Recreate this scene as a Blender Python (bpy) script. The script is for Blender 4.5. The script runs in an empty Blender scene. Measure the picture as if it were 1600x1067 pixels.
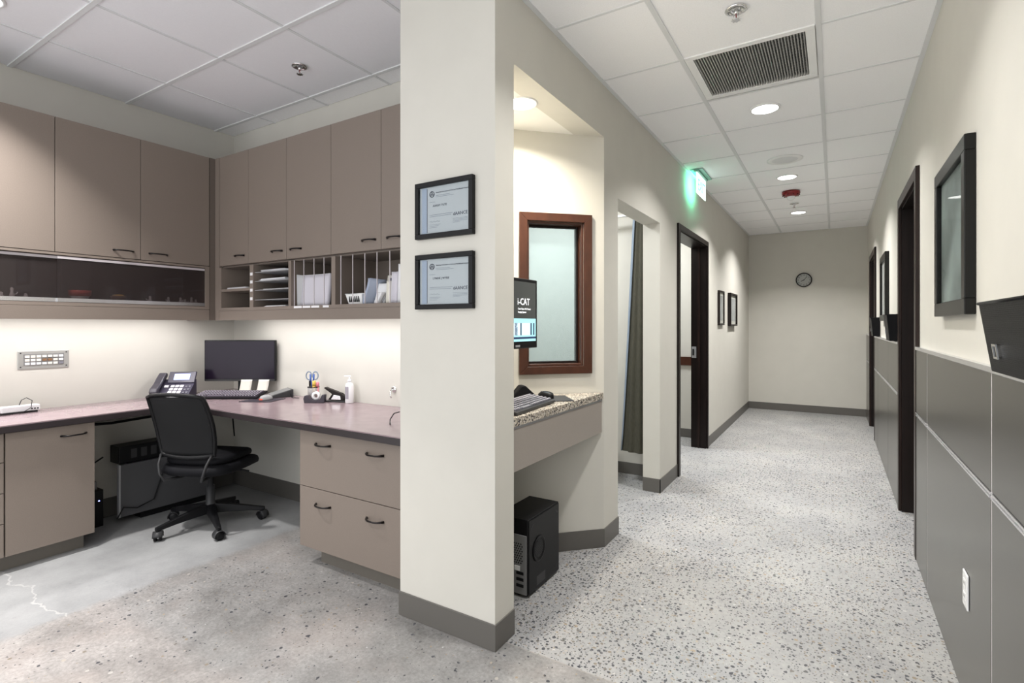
import bpy, bmesh, math, random
from mathutils import Vector, Matrix
random.seed(7)
S = bpy.context.scene
COL = S.collection
R = math.radians
PI = math.pi

# ------------------------------------------------------------------ camera, world, exposure
CAM_H = 1.316
cam_d = bpy.data.cameras.new('camera'); cam = bpy.data.objects.new('camera', cam_d); COL.objects.link(cam)
cam_d.sensor_fit = 'HORIZONTAL'; cam_d.sensor_width = 36.0
cam_d.lens = 815.647/1600*36
cam_d.shift_y = -25.5/1600
cam_d.clip_start = 0.02
cam.location = (0, 0, CAM_H)
cam.rotation_euler = (R(90), 0, R(31.7125))
S.camera = cam
W = bpy.data.worlds.new('world'); S.world = W; W.use_nodes = True
W.node_tree.nodes['Background'].inputs[0].default_value = (.97, .985, 1, 1)
W.node_tree.nodes['Background'].inputs[1].default_value = 1.45
S.view_settings.view_transform = 'Standard'; S.view_settings.look = 'None'
S.view_settings.gamma = 1.0; S.view_settings.use_curve_mapping = False
S.view_settings.exposure = 0.52
S.cycles.diffuse_bounces = 8; S.cycles.max_bounces = 12
HALL_W = 14.0          # watts of one hall downlight
NOOK_W = 18.5
ALCOVE_W = 14.0
STRIP_W = 5.0

# ------------------------------------------------------------------ main planes of the place (metres)
XA = -4.25   # nook left wall
YB = 2.478   # nook back wall
XH = -1.165  # hall left wall
XR = 0.405   # hall right wall
XW = 0.388   # wainscot face
YF = 9.05    # hall end wall
YK = -0.7    # the shell ends here, behind the camera; left open for added world fill light
ZC = 2.74    # hall ceiling
ZN = 2.88    # nook ceiling
ZD = 0.79    # desk top
XU = -3.91   # upper cabinet front, left run
YU = 2.138   # upper cabinet front, back run

# ------------------------------------------------------------------ materials
MATS = {}
def node_mat(name):
    m = bpy.data.materials.new(name); m.use_nodes = True
    nt = m.node_tree; b = nt.nodes['Principled BSDF']
    MATS[name] = m
    return m, nt, b
def mat(name, col, rough=.5, metal=0., spec=.5, noise=0., nscale=30., bump=0., bscale=200., emit=None, estr=0., stretch=None, coat=0.):
    m, nt, b = node_mat(name)
    b.inputs['Base Color'].default_value = (*col, 1); b.inputs['Roughness'].default_value = rough
    b.inputs['Metallic'].default_value = metal; b.inputs['Specular IOR Level'].default_value = spec
    b.inputs['Coat Weight'].default_value = coat
    tc = nt.nodes.new('ShaderNodeTexCoord'); src = tc.outputs['Object']
    if stretch:
        mp = nt.nodes.new('ShaderNodeMapping'); mp.inputs['Scale'].default_value = stretch
        nt.links.new(src, mp.inputs[0]); src = mp.outputs[0]
    if noise:
        n = nt.nodes.new('ShaderNodeTexNoise'); n.inputs['Scale'].default_value = nscale; n.inputs['Detail'].default_value = 4
        nt.links.new(src, n.inputs['Vector'])
        r = nt.nodes.new('ShaderNodeValToRGB')
        r.color_ramp.elements[0].position = .3; r.color_ramp.elements[1].position = .7
        r.color_ramp.elements[0].color = (*[c*(1-noise) for c in col], 1)
        r.color_ramp.elements[1].color = (*[min(1, c*(1+noise)) for c in col], 1)
        nt.links.new(n.outputs[0], r.inputs[0]); nt.links.new(r.outputs[0], b.inputs['Base Color'])
    if bump:
        n2 = nt.nodes.new('ShaderNodeTexNoise'); n2.inputs['Scale'].default_value = bscale; n2.inputs['Detail'].default_value = 3
        nt.links.new(src, n2.inputs['Vector'])
        bp = nt.nodes.new('ShaderNodeBump'); bp.inputs['Strength'].default_value = bump; bp.inputs['Distance'].default_value = .002
        nt.links.new(n2.outputs[0], bp.inputs['Height']); nt.links.new(bp.outputs[0], b.inputs['Normal'])
    if emit:
        b.inputs['Emission Color'].default_value = (*emit, 1); b.inputs['Emission Strength'].default_value = estr
    return m
def clear_mat(name, tint, gloss_rough=.02, alpha=.25, base=(.02, .02, .02)):
    m, nt, b = node_mat(name)
    b.inputs['Base Color'].default_value = (*base, 1); b.inputs['Roughness'].default_value = gloss_rough
    tr = nt.nodes.new('ShaderNodeBsdfTransparent'); tr.inputs[0].default_value = (*tint, 1)
    mx = nt.nodes.new('ShaderNodeMixShader'); mx.inputs[0].default_value = alpha
    out = nt.nodes['Material Output']
    nt.links.new(tr.outputs[0], mx.inputs[1]); nt.links.new(b.outputs[0], mx.inputs[2]); nt.links.new(mx.outputs[0], out.inputs[0])
    return m

mat('paint', (.60, .582, .530), .75, noise=.015, nscale=6, bump=.12, bscale=260)
mat('paint_white', (.80, .79, .76), .75, bump=.1, bscale=260)
mat('tile', (.94, .94, .955), .9, noise=.03, nscale=90, bump=.5, bscale=220)
mat('tee', (.70, .71, .72), .5)
mat('base', (.115, .108, .098), .45)
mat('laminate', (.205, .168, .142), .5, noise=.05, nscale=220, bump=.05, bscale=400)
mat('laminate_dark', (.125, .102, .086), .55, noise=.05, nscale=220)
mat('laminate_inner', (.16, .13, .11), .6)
mat('kick', (.15, .135, .115), .5)
mat('desk', (.28, .21, .225), .25, noise=.06, nscale=14, stretch=(1, 1, 1), coat=.15)
mat('laminate_apron', (.31, .275, .245), .5, noise=.05, nscale=220)
mat('desk_edge', (.022, .016, .018), .4)
mat('black', (.005, .005, .006), .45, spec=.25)
mat('black_gloss', (.006, .006, .008), .12)
mat('black_soft', (.006, .006, .008), .7, spec=.2, bump=.2, bscale=500)
mat('dark_grey', (.035, .035, .037), .45, spec=.3)
mat('cover_face', (.075, .075, .08), .55)
mat('grey', (.20, .20, .20), .5)
mat('mid_grey', (.33, .33, .34), .45)
mat('handle', (.012, .01, .01), .3, metal=.6)
mat('espresso', (.010, .006, .005), .38, spec=.25, noise=.3, nscale=8, stretch=(6, 6, .5))
mat('espresso_edge', (.016, .008, .006), .35, spec=.3, noise=.5, nscale=10, stretch=(6, 6, .6))
mat('black_frame', (.006, .006, .005), .3, spec=.25)
mat('walnut', (.060, .021, .011), .33, noise=.18, nscale=10, stretch=(3, 3, 1))
mat('steel', (.155, .15, .136), .28, metal=.85, noise=.03, nscale=60, stretch=(1, .02, 30))
mat('aluminium', (.78, .78, .80), .25, metal=.9)
mat('alu_soft', (.62, .58, .60), .45, metal=.3)
mat('chrome', (.8, .8, .8), .12, metal=1.)
mat('white', (.82, .82, .82), .5)
mat('white_gloss', (.85, .85, .86), .25)
mat('paper', (.78, .78, .80), .8)
mat('paper_lilac', (.62, .60, .66), .8)
mat('paper_blue', (.45, .50, .62), .8)
mat('paper_cream', (.76, .73, .66), .8)
mat('paper_grey', (.34, .32, .36), .8)
mat('cert', (.62, .66, .70), .35)
mat('cert_band', (.45, .53, .68), .35)
mat('ink', (.03, .035, .07), .6)
mat('ink_soft', (.28, .31, .37), .6)
mat('screen_off', (.010, .006, .014), .2, spec=.3)
mat('lens', (.9, .9, .9), .4, emit=(1, .985, .96), estr=6.0)
mat('lens_alcove', (.9, .9, .9), .4, emit=(1, .95, .86), estr=9.0)
mat('strip_lens', (.9, .9, .9), .4, emit=(1, .97, .95), estr=5.0)
mat('white_trim', (.84, .84, .84), .35)
mat('red', (.20, .008, .010), .3)
mat('red_plastic', (.55, .07, .05), .4)
mat('orange_led', (.5, .05, .03), .4, emit=(.8, .12, .05), estr=.4)
mat('blue_led', (.1, .1, .8), .4, emit=(.25, .3, 1), estr=5)
mat('brown', (.22, .12, .06), .5)
mat('vent', (.36, .36, .35), .45, metal=.3)
mat('vent_back', (.05, .05, .05), .8)
mat('clock_face', (.42, .43, .41), .5)
mat('fabric_olive', (.055, .052, .036), .85, noise=.25, nscale=40, stretch=(6, 6, .6), bump=.4, bscale=300)
mat('fabric_blue', (.22, .27, .34), .85)
mat('blue', (.03, .09, .35), .35)
mat('yellow', (.75, .50, .10), .5)
mat('pink', (.70, .22, .27), .5)
mat('purple', (.035, .028, .040), .45)
mat('phone_body', (.035, .030, .055), .4)
mat('phone_screen', (.3, .4, .8), .3, emit=(.45, .58, 1), estr=.9)
mat('handset', (.05, .045, .06), .35)
mat('key_white', (.72, .70, .74), .5)
mat('key_dark', (.13, .11, .14), .3)
mat('key_body', (.006, .004, .007), .5, spec=.2)
mat('key_grey', (.20, .20, .23), .45)
mat('screen_dark', (.01, .01, .01), .2, emit=(.030, .034, .032), estr=1.)
mat('screen_cyan', (.1, .3, .35), .3, emit=(.42, .72, .78), estr=.8)
mat('screen_pale', (.1, .3, .35), .3, emit=(.72, .88, .92), estr=.9)
mat('screen_navy', (.01, .02, .05), .3, emit=(.015, .03, .07), estr=1.)
mat('screen_text', (.8, .8, .8), .3, emit=(.9, .93, .95), estr=1.)
mat('exit_panel', (.75, .80, .78), .15, emit=(.78, 1, .90), estr=.9)
mat('exit_text', (.02, .5, .25), .3, emit=(.10, .85, .50), estr=1.)
mat('exit_plate', (.25, .5, .42), .4)
mat('intercom', (.45, .45, .43), .4, metal=.5)
mat('art', (.22, .26, .25), .6, noise=.6, nscale=3)
mat('art_pale', (.50, .50, .49), .6, noise=.15, nscale=12)
mat('concrete_room', (.62, .62, .62), .5)
clear_mat('glass_tint', (.78, .74, .74), .03, .34, (.055, .046, .046))
clear_mat('glass_win', (.86, .93, .95), .02, .16, (.35, .45, .48))
clear_mat('glass_pic', (.97, .98, .98), .02, .10, (.02, .02, .02))
clear_mat('mesh_fabric', (.4, .4, .45), .8, .90, (.004, .004, .005))
clear_mat('acrylic', (.9, .9, .9), .1, .5, (.5, .48, .47))

def floor_material():
    m, nt, b = node_mat('concrete')
    L = nt.links.new; N = nt.nodes.new
    tc = N('ShaderNodeTexCoord'); P = tc.outputs['Object']
    sep = N('ShaderNodeSeparateXYZ'); L(P, sep.inputs[0])
    def noise(sc, det=4, vec=P, rough=.55):
        n = N('ShaderNodeTexNoise'); n.inputs['Scale'].default_value = sc; n.inputs['Detail'].default_value = det
        n.inputs['Roughness'].default_value = rough
        L(vec, n.inputs['Vector']); return n.outputs[0]
    def ramp(v, stops):
        r = N('ShaderNodeValToRGB'); e = r.color_ramp.elements
        e[0].position, e[0].color = stops[0][0], (*stops[0][1], 1)
        e[1].position, e[1].color = stops[-1][0], (*stops[-1][1], 1)
        for p, c in stops[1:-1]:
            k = e.new(p); k.color = (*c, 1)
        L(v, r.inputs[0]); return r.outputs[0]
    def math_(op, a, b_=None, clamp=False):
        n = N('ShaderNodeMath'); n.operation = op; n.use_clamp = clamp
        for i, v in enumerate((a, b_)):
            if v is None: continue
            if isinstance(v, (int, float)): n.inputs[i].default_value = v
            else: L(v, n.inputs[i])
        return n.outputs[0]
    def mix(f, a, c):
        n = N('ShaderNodeMix'); n.data_type = 'RGBA'
        if isinstance(f, (int, float)): n.inputs[0].default_value = f
        else: L(f, n.inputs[0])
        for i, v in ((6, a), (7, c)):
            if isinstance(v, tuple): n.inputs[i].default_value = (*v, 1)
            else: L(v, n.inputs[i])
        return n.outputs[2]
    def step(v, lo, hi):
        n = N('ShaderNodeMapRange'); n.inputs[1].default_value = lo; n.inputs[2].default_value = hi
        n.interpolation_type = 'SMOOTHSTEP'; L(v, n.inputs[0]); return n.outputs[0]
    # cement paste of the slabs: grey with cloudy patches
    cloud = ramp(noise(2.4, 9, rough=.68), [(.30, (.145, .140, .135)), (.48, (.245, .240, .234)), (.60, (.315, .307, .30)), (.74, (.42, .41, .40))])
    fine = ramp(noise(70, 6, rough=.7), [(.3, (.70, .70, .70)), (.7, (1.2, 1.2, 1.2))])
    base = N('ShaderNodeMix'); base.data_type = 'RGBA'; base.blend_type = 'MULTIPLY'; base.inputs[0].default_value = 1
    L(cloud, base.inputs[6]); L(fine, base.inputs[7]); base = base.outputs[2]
    warm = mix(step(noise(2.3, 5), .45, .70), base, (.36, .31, .285))
    base = mix(.35, base, warm)
    # which slab: hall (ground down to its stones) or nook
    hall = step(sep.outputs[0], -1.66, -1.62)
    hall = math_('MULTIPLY', hall, step(sep.outputs[1], 1.825, 1.835))
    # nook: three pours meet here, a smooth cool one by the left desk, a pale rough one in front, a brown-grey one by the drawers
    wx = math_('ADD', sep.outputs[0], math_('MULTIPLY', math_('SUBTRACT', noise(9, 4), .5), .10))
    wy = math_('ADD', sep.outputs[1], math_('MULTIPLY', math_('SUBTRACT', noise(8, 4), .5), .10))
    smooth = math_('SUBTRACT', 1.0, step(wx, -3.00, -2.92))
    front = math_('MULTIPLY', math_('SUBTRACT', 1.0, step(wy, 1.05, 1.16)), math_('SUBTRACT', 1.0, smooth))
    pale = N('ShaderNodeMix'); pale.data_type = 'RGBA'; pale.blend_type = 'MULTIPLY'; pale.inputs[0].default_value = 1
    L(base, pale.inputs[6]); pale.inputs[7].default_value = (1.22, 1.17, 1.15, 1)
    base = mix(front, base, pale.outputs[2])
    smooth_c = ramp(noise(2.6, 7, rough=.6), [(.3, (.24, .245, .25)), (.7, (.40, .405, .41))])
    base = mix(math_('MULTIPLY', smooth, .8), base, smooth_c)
    paste = ramp(noise(2.2, 5), [(.3, (.30, .302, .306)), (.55, (.36, .359, .356)), (.75, (.41, .404, .39))])
    pz = N('ShaderNodeMix'); pz.data_type = 'RGBA'; pz.blend_type = 'MULTIPLY'; pz.inputs[0].default_value = 1
    L(paste, pz.inputs[6]); L(ramp(noise(45, 6, rough=.7), [(.3, (.82, .82, .83)), (.7, (1.08, 1.08, 1.07))]), pz.inputs[7])
    base = mix(hall, base, pz.outputs[2])
    # exposed pebbles, two sizes, thick in the hall and sparse in the nook
    wob = N('ShaderNodeMix'); wob.data_type = 'VECTOR'
    nz = N('ShaderNodeTexNoise'); nz.inputs['Scale'].default_value = 40; L(P, nz.inputs['Vector'])
    va = N('ShaderNodeVectorMath'); va.operation = 'MULTIPLY_ADD'
    L(nz.outputs[1], va.inputs[0]); va.inputs[1].default_value = (.012, .012, 0); L(P, va.inputs[2])
    dens = step(noise(1.3, 3), .36, .62)
    for sc, size in ((46, .36), (84, .33)):
        v = N('ShaderNodeTexVoronoi'); v.inputs['Scale'].default_value = sc; v.voronoi_dimensions = '2D'
        L(va.outputs[0], v.inputs['Vector'])
        sepc = N('ShaderNodeSeparateColor'); L(v.outputs['Color'], sepc.inputs[0])
        rad = math_('MULTIPLY', sepc.outputs[0], size)
        inside = math_('LESS_THAN', v.outputs['Distance'], rad)
        keep_h = math_('MULTIPLY', math_('GREATER_THAN', math_('ADD', sepc.outputs[1], math_('MULTIPLY', dens, .50)), .56), hall)
        nook_d = step(noise(1.1, 3), .5, .66)
        keep_n = math_('MULTIPLY', math_('GREATER_THAN', math_('ADD', sepc.outputs[1], math_('MULTIPLY', nook_d, .10)), .93), math_('SUBTRACT', 1.0, hall))
        keep_n = math_('MULTIPLY', keep_n, math_('SUBTRACT', 1.0, math_('MULTIPLY', smooth, .9)))
        keep = math_('MULTIPLY', inside, math_('ADD', keep_h, keep_n), True)
        stone = ramp(sepc.outputs[2], [(.0, (.02, .022, .032)), (.55, (.055, .058, .07)), (.75, (.15, .135, .115)), (.9, (.30, .23, .15)), (1., (.50, .50, .50))])
        base = mix(math_('MULTIPLY', keep, .9), base, stone)
    # saw cut between the slabs
    cut_y = math_('LESS_THAN', math_('ABSOLUTE', math_('SUBTRACT', sep.outputs[1], 1.83)), .004)
    cut_y = math_('MULTIPLY', cut_y, math_('GREATER_THAN', sep.outputs[0], XH-.05))
    base = mix(math_('MULTIPLY', cut_y, .6), base, (.30, .28, .26))
    # hairline crack near the left cabinets
    cy_ = math_('ADD', sep.outputs[1], math_('MULTIPLY', math_('SUBTRACT', noise(5, 5), .5), .22))
    crk = math_('LESS_THAN', math_('ABSOLUTE', math_('SUBTRACT', cy_, .945)), .0045)
    crk = math_('MULTIPLY', crk, math_('LESS_THAN', sep.outputs[0], -2.95))
    base = mix(math_('MULTIPLY', crk, .45), base, (.55, .545, .53))
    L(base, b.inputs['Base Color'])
    b.inputs['Roughness'].default_value = .42
    b.inputs['Specular IOR Level'].default_value = .35
    bp = N('ShaderNodeBump'); bp.inputs['Strength'].default_value = .25; bp.inputs['Distance'].default_value = .003
    L(noise(60, 4), bp.inputs['Height']); L(bp.outputs[0], b.inputs['Normal'])
    return m
floor_material()

def granite_material():
    m, nt, b = node_mat('granite')
    tc = nt.nodes.new('ShaderNodeTexCoord')
    v = nt.nodes.new('ShaderNodeTexVoronoi'); v.inputs['Scale'].default_value = 170
    nt.links.new(tc.outputs['Object'], v.inputs['Vector'])
    s = nt.nodes.new('ShaderNodeSeparateColor'); nt.links.new(v.outputs['Color'], s.inputs[0])
    r = nt.nodes.new('ShaderNodeValToRGB'); r.color_ramp.interpolation = 'CONSTANT'
    e = r.color_ramp.elements
    e[0].position = 0; e[0].color = (.04, .04, .045, 1)
    e[1].position = .22; e[1].color = (.30, .27, .23, 1)
    for p, c in ((.45, (.50, .44, .36)), (.75, (.62, .57, .50)), (.92, (.18, .15, .12))):
        k = e.new(p); k.color = (*c, 1)
    nt.links.new(s.outputs[0], r.inputs[0]); nt.links.new(r.outputs[0], b.inputs['Base Color'])
    b.inputs['Roughness'].default_value = .25
granite_material()

# ------------------------------------------------------------------ mesh helpers
class MB:
    """collects boxes, prisms, tubes and lathes and links them as ONE mesh object"""
    def __init__(s): s.v = []; s.f = []; s.sm = []
    def add(s, vs, fs, smooth=False, M=None):
        o = len(s.v)
        for p in vs:
            p = Vector(p)
            if M is not None: p = M @ p
            s.v.append(p[:])
        for f in fs: s.f.append(tuple(i+o for i in f)); s.sm.append(smooth)
        return s
    def box(s, x0, x1, y0, y1, z0, z1, M=None):
        vs = [(x, y, z) for x in (x0, x1) for y in (y0, y1) for z in (z0, z1)]
        return s.add(vs, [(0, 1, 3, 2), (4, 6, 7, 5), (0, 4, 5, 1), (2, 3, 7, 6), (0, 2, 6, 4), (1, 5, 7, 3)], M=M)
    def prism(s, pts, z0, z1, M=None, smooth=False):
        n = len(pts)
        vs = [(x, y, z0) for x, y in pts] + [(x, y, z1) for x, y in pts]
        a = sum(pts[i][0]*pts[(i+1) % n][1]-pts[(i+1) % n][0]*pts[i][1] for i in range(n))
        up = tuple(range(n, 2*n)); dn = tuple(range(n-1, -1, -1))
        o = len(s.v)
        sides = [(i, (i+1) % n, (i+1) % n+n, i+n) for i in range(n)]
        if a < 0:
            up = up[::-1]; dn = dn[::-1]; sides = [q[::-1] for q in sides]
        s.add(vs, [up, dn], M=M)
        for q in sides: s.f.append(tuple(i+o for i in q)); s.sm.append(smooth)
        return s
    def lathe(s, prof, seg=24, M=None, smooth=True, cap=True):
        vs = []; fs = []
        for r_, z in prof:
            for k in range(seg):
                a = 2*PI*k/seg; vs.append((r_*math.cos(a), r_*math.sin(a), z))
        n = len(prof)
        for i in range(n-1):
            for k in range(seg):
                k2 = (k+1) % seg
                fs.append((i*seg+k, i*seg+k2, (i+1)*seg+k2, (i+1)*seg+k))
        s.add(vs, fs, smooth, M)
        o = len(s.v)-len(vs)
        if cap:
            s.f.append(tuple(o+k for k in range(seg-1, -1, -1))); s.sm.append(False)
            s.f.append(tuple(o+(n-1)*seg+k for k in range(seg))); s.sm.append(False)
        return s
    def cyl(s, c, r, h, seg=20, M=None, axis='z', smooth=True):
        T = Matrix.Translation(c)
        if axis == 'x': T = T @ Matrix.Rotation(PI/2, 4, 'Y')
        if axis == 'y': T = T @ Matrix.Rotation(-PI/2, 4, 'X')
        if M is not None: T = M @ T
        return s.lathe([(r, 0), (r, h)], seg, T, smooth)
    def tube(s, pts, r, seg=8, M=None, closed=False):
        pts = [Vector(p) for p in pts]; n = len(pts); vs = []; fs = []
        rs = r if isinstance(r, (list, tuple)) else [r]*n
        up = Vector((0, 0, 1)); prev = None
        for i, p in enumerate(pts):
            if closed: t = (pts[(i+1) % n]-pts[i-1]).normalized()
            else: t = (pts[min(i+1, n-1)]-pts[max(i-1, 0)]).normalized()
            if prev is None:
                ref = up if abs(t.dot(up)) < .9 else Vector((1, 0, 0))
                a = t.cross(ref).normalized()
            else:
                a = (prev - t*prev.dot(t)).normalized()
            prev = a; b_ = t.cross(a)
            for k in range(seg):
                an = 2*PI*k/seg; vs.append(tuple(p+(a*math.cos(an)+b_*math.sin(an))*rs[i]))
        for i in range(n if closed else n-1):
            j = (i+1) % n
            for k in range(seg):
                k2 = (k+1) % seg; fs.append((i*seg+k, i*seg+k2, j*seg+k2, j*seg+k))
        s.add(vs, fs, True, M)
        if not closed:
            o = len(s.v)-len(vs)
            s.f.append(tuple(o+k for k in range(seg-1, -1, -1))); s.sm.append(False)
            s.f.append(tuple(o+(n-1)*seg+k for k in range(seg))); s.sm.append(False)
        return s
    def grid(s, fn, nu, nv, M=None, thick=None):
        """surface fn(u,v), u,v in 0..1; with thickness vector function"""
        vs = [fn(i/nu, j/nv) for i in range(nu+1) for j in range(nv+1)]
        fs = [(i*(nv+1)+j, (i+1)*(nv+1)+j, (i+1)*(nv+1)+j+1, i*(nv+1)+j+1) for i in range(nu) for j in range(nv)]
        return s.add(vs, fs, True, M)
    def build(s, name, mt, parent=None, world=False, bevel=0., kind=None, solid=0., label=None, subsurf=0):
        me = bpy.data.meshes.new(name)
        v = s.v
        if world and parent is not None:
            o = parent; off = Vector((0, 0, 0))
            while o is not None: off += Vector(o.location); o = o.parent
            v = [tuple(Vector(p)-off) for p in v]
        me.from_pydata(v, [], s.f)
        me.polygons.foreach_set('use_smooth', s.sm)
        me.materials.append(MATS[mt])
        bm = bmesh.new(); bm.from_mesh(me); bmesh.ops.recalc_face_normals(bm, faces=bm.faces); bm.to_mesh(me); bm.free()
        me.update()
        o = bpy.data.objects.new(name, me); COL.objects.link(o)
        if parent is not None: o.parent = parent
        if solid:
            md = o.modifiers.new('solid', 'SOLIDIFY'); md.thickness = solid; md.offset = 0
        if bevel:
            md = o.modifiers.new('bevel', 'BEVEL'); md.width = bevel; md.segments = 2; md.limit_method = 'ANGLE'; md.angle_limit = R(40)
        if subsurf:
            md = o.modifiers.new('sub', 'SUBSURF'); md.levels = subsurf; md.render_levels = subsurf
        if kind: o['kind'] = kind
        if label: o['label'] = label
        return o
def tag(o, label, cat, group=None):
    o['label'] = label; o['category'] = cat
    if group: o['group'] = group
    return o
def thing(name, label, cat, loc=(0, 0, 0), rotz=0., group=None):
    o = bpy.data.objects.new(name, None); COL.objects.link(o); o.empty_display_size = .05
    o.location = loc; o.rotation_euler = (0, 0, rotz)
    return tag(o, label, cat, group)
def B(x0, x1, y0, y1, z0, z1): return MB().box(x0, x1, y0, y1, z0, z1)
def struct(name, mb, mt, parent=None, bevel=0.):
    return mb.build(name, mt, parent, kind='structure', bevel=bevel)
def copy_tree(o, parent=None):
    c = o.copy(); COL.objects.link(c); c.parent = parent
    for ch in list(o.children): copy_tree(ch, c)
    return c
UNIT = {}
def unit_piece(name, mt, parent, x0, x1, y0, y1, z0, z1):
    """alike pieces share one unit-box mesh"""
    if mt not in UNIT:
        me = bpy.data.meshes.new('piece_'+mt); m = MB().box(-.5, .5, -.5, .5, -.5, .5)
        me.from_pydata(m.v, [], m.f); me.materials.append(MATS[mt]); UNIT[mt] = me
    o = bpy.data.objects.new(name, UNIT[mt]); COL.objects.link(o)
    o.location = ((x0+x1)/2, (y0+y1)/2, (z0+z1)/2); o.scale = (x1-x0, y1-y0, z1-z0)
    if parent is not None: o.parent = parent
    return o
def lettering(txt, size, mt, parent, M, name='lettering', ext=.0004, align='LEFT'):
    cu = bpy.data.curves.new('t', 'FONT'); cu.body = txt; cu.size = size; cu.extrude = ext; cu.align_x = align
    cu.resolution_u = 2
    t = bpy.data.objects.new('t', cu); COL.objects.link(t)
    dg = bpy.context.evaluated_depsgraph_get()
    me = bpy.data.meshes.new_from_object(t.evaluated_get(dg)); bpy.data.objects.remove(t); bpy.data.curves.remove(cu)
    me.transform(M); me.materials.clear(); me.materials.append(MATS[mt])
    o = bpy.data.objects.new(name, me); COL.objects.link(o)
    if parent is not None: o.parent = parent
    return o
def basis(origin, xdir, ydir):
    x = Vector(xdir).normalized(); y = Vector(ydir).normalized(); z = x.cross(y)
    M = Matrix((x, y, z)).transposed().to_4x4(); M.translation = Vector(origin); return M
def area_light(name, parent, loc, power, size, color=(1, 1, 1), spread=160, rot=(0, 0, 0), shape='DISK', size_y=None):
    d = bpy.data.lights.new(name, 'AREA'); d.energy = power; d.shape = shape; d.size = size
    if size_y: d.size_y = size_y
    d.color = color; d.spread = R(spread)
    o = bpy.data.objects.new(name, d); COL.objects.link(o); o.location = loc; o.rotation_euler = rot
    if parent is not None: o.parent = parent
    return o

# ------------------------------------------------------------------ the shell
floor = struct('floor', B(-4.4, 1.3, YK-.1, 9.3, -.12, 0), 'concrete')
struct('wall_nook_left', B(XA-.14, XA, YK, YB+.12, 0, 3.0), 'paint')
struct('wall_nook_back', B(XA, -1.60, YB, YB+.12, 0, 3.0), 'paint')
# column: end of the wall between nook and hall, and the thin wall behind it
struct('wall_column', MB().prism([(-1.682, 1.755), (XH, 1.755), (XH, 1.90), (-1.60, 1.90), (-1.60, YB), (-1.682, YB)], 0, 3.0), 'paint')
# hall left wall, piece by piece
HT = .135
mb = MB()
mb.prism([(XH, 2.925), (XH, 3.158), (XH-HT, 3.158), (XH-HT, 3.06)], 0, 3.0)          # pier between alcove and opening
mb.box(XH-HT, XH, 1.90, 2.925, 2.432, 3.0)                                           # over the alcove
mb.box(XH-HT, XH, 3.158, 4.09, 2.117, 3.0)                                           # over the opening
mb.box(XH-HT, XH, 4.09, 4.66, 0, 3.0)                                                # pier
mb.box(XH-HT, XH, 4.66, 5.84, 2.165, 3.0)                                            # over the door
mb.box(XH-HT, XH, 5.84, YF, 0, 3.0)
struct('wall_hall_left', mb, 'paint')
struct('wall_hall_end', B(-1.4, .55, YF, YF+.14, 0, 3.0), 'paint')
# alcove: diagonal wall with the window opening, and its low ceiling
q = math.sqrt(.5)
def diag(s, d=0., z=0.): return (XH-s*q-d*q, 2.925-s*q+d*q, z)     # s along the wall from the hall corner, d into the room behind
def dbox(mb, s0, s1, d0, d1, z0, z1):
    pts = [diag(s0, d0)[:2], diag(s1, d0)[:2], diag(s1, d1)[:2], diag(s0, d1)[:2]]
    return mb.prism(pts, z0, z1)
mb = MB()
WS0, WS1, WZ0, WZ1 = .13, .475, 1.078, 1.915
dbox(mb, 0, WS0, 0, .12, 0, 3.0); dbox(mb, WS1, .64, 0, .12, 0, 3.0)
dbox(mb, WS0, WS1, 0, .12, 0, WZ0); dbox(mb, WS0, WS1, 0, .12, WZ1, 3.0)
struct('wall_alcove_diagonal', mb, 'paint')
struct('ceiling_alcove', MB().prism([(XH-HT, 1.90), (XH-HT, 2.80), (-1.60, 2.50), (-1.60, 1.90)], 2.432, 2.50), 'paint_white')

# right wall with two doorways
mb = MB(); D1 = (3.735, 4.60); D2 = (7.28, 8.24)
mb.box(XR, XR+.14, YK, D1[0], 0, 3.0); mb.box(XR, XR+.14, D1[0], D1[1], 2.15, 3.0)
mb.box(XR, XR+.14, D1[1], D2[0], 0, 3.0); mb.box(XR, XR+.14, D2[0], D2[1], 2.15, 3.0); mb.box(XR, XR+.14, D2[1], YF, 0, 3.0)
struct('wall_hall_right', mb, 'paint')

# rooms seen through the openings
struct('wall_scan_room_far', B(-3.4, XH-HT, 4.48, 4.62, 0, 3.0), 'paint')
struct('wall_scan_room_left', B(-3.54, -3.4, YB+.12, 4.62, 0, 3.0), 'paint')
struct('ceiling_scan_room', B(-3.4, XH-HT, YB+.12, 4.48, 2.74, 2.80), 'tile')
struct('wall_side_room_far', B(-3.4, XH-HT, 6.30, 6.42, 0, 3.0), 'paint')
struct('wall_side_room_left', B(-3.54, -3.4, 4.62, 6.42, 0, 3.0), 'paint')
struct('ceiling_side_room', B(-3.4, XH-HT, 4.62, 6.30, 2.74, 2.80), 'tile')
struct('trim_1', B(-3.38, XH-HT-.02, 6.275, 6.299, .845, .945), 'walnut', bevel=.003)

# baseboards (rubber, 105 mm)
BH = .108; bt = .006
struct('baseboard_column', MB().prism([(-1.682-bt, 1.755-bt), (XH+bt, 1.755-bt), (XH+bt, 1.90), (XH, 1.90), (XH, 1.7551), (-1.682, 1.7551), (-1.682, 1.84), (-1.682-bt, 1.84)], 0, BH), 'base', bevel=.002)
mb = MB()
dbox(mb, 0.002, .60, -bt, 0, 0, BH); mb.box(XH, XH+bt, 2.919, 3.16, 0, BH)
struct('baseboard_alcove', mb, 'base')
mb = MB(); mb.box(XH, XH+bt, 4.09-bt, 4.64, 0, BH); mb.box(XH-HT, XH+bt, 4.09-bt, 4.09, 0, BH)
struct('baseboard_pier', mb, 'base')
struct('baseboard_hall_left', B(XH, XH+bt, 5.86, YF, 0, BH), 'base')
struct('baseboard_hall_end', B(XH+bt, XW, YF-bt, YF, 0, BH), 'base')
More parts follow.
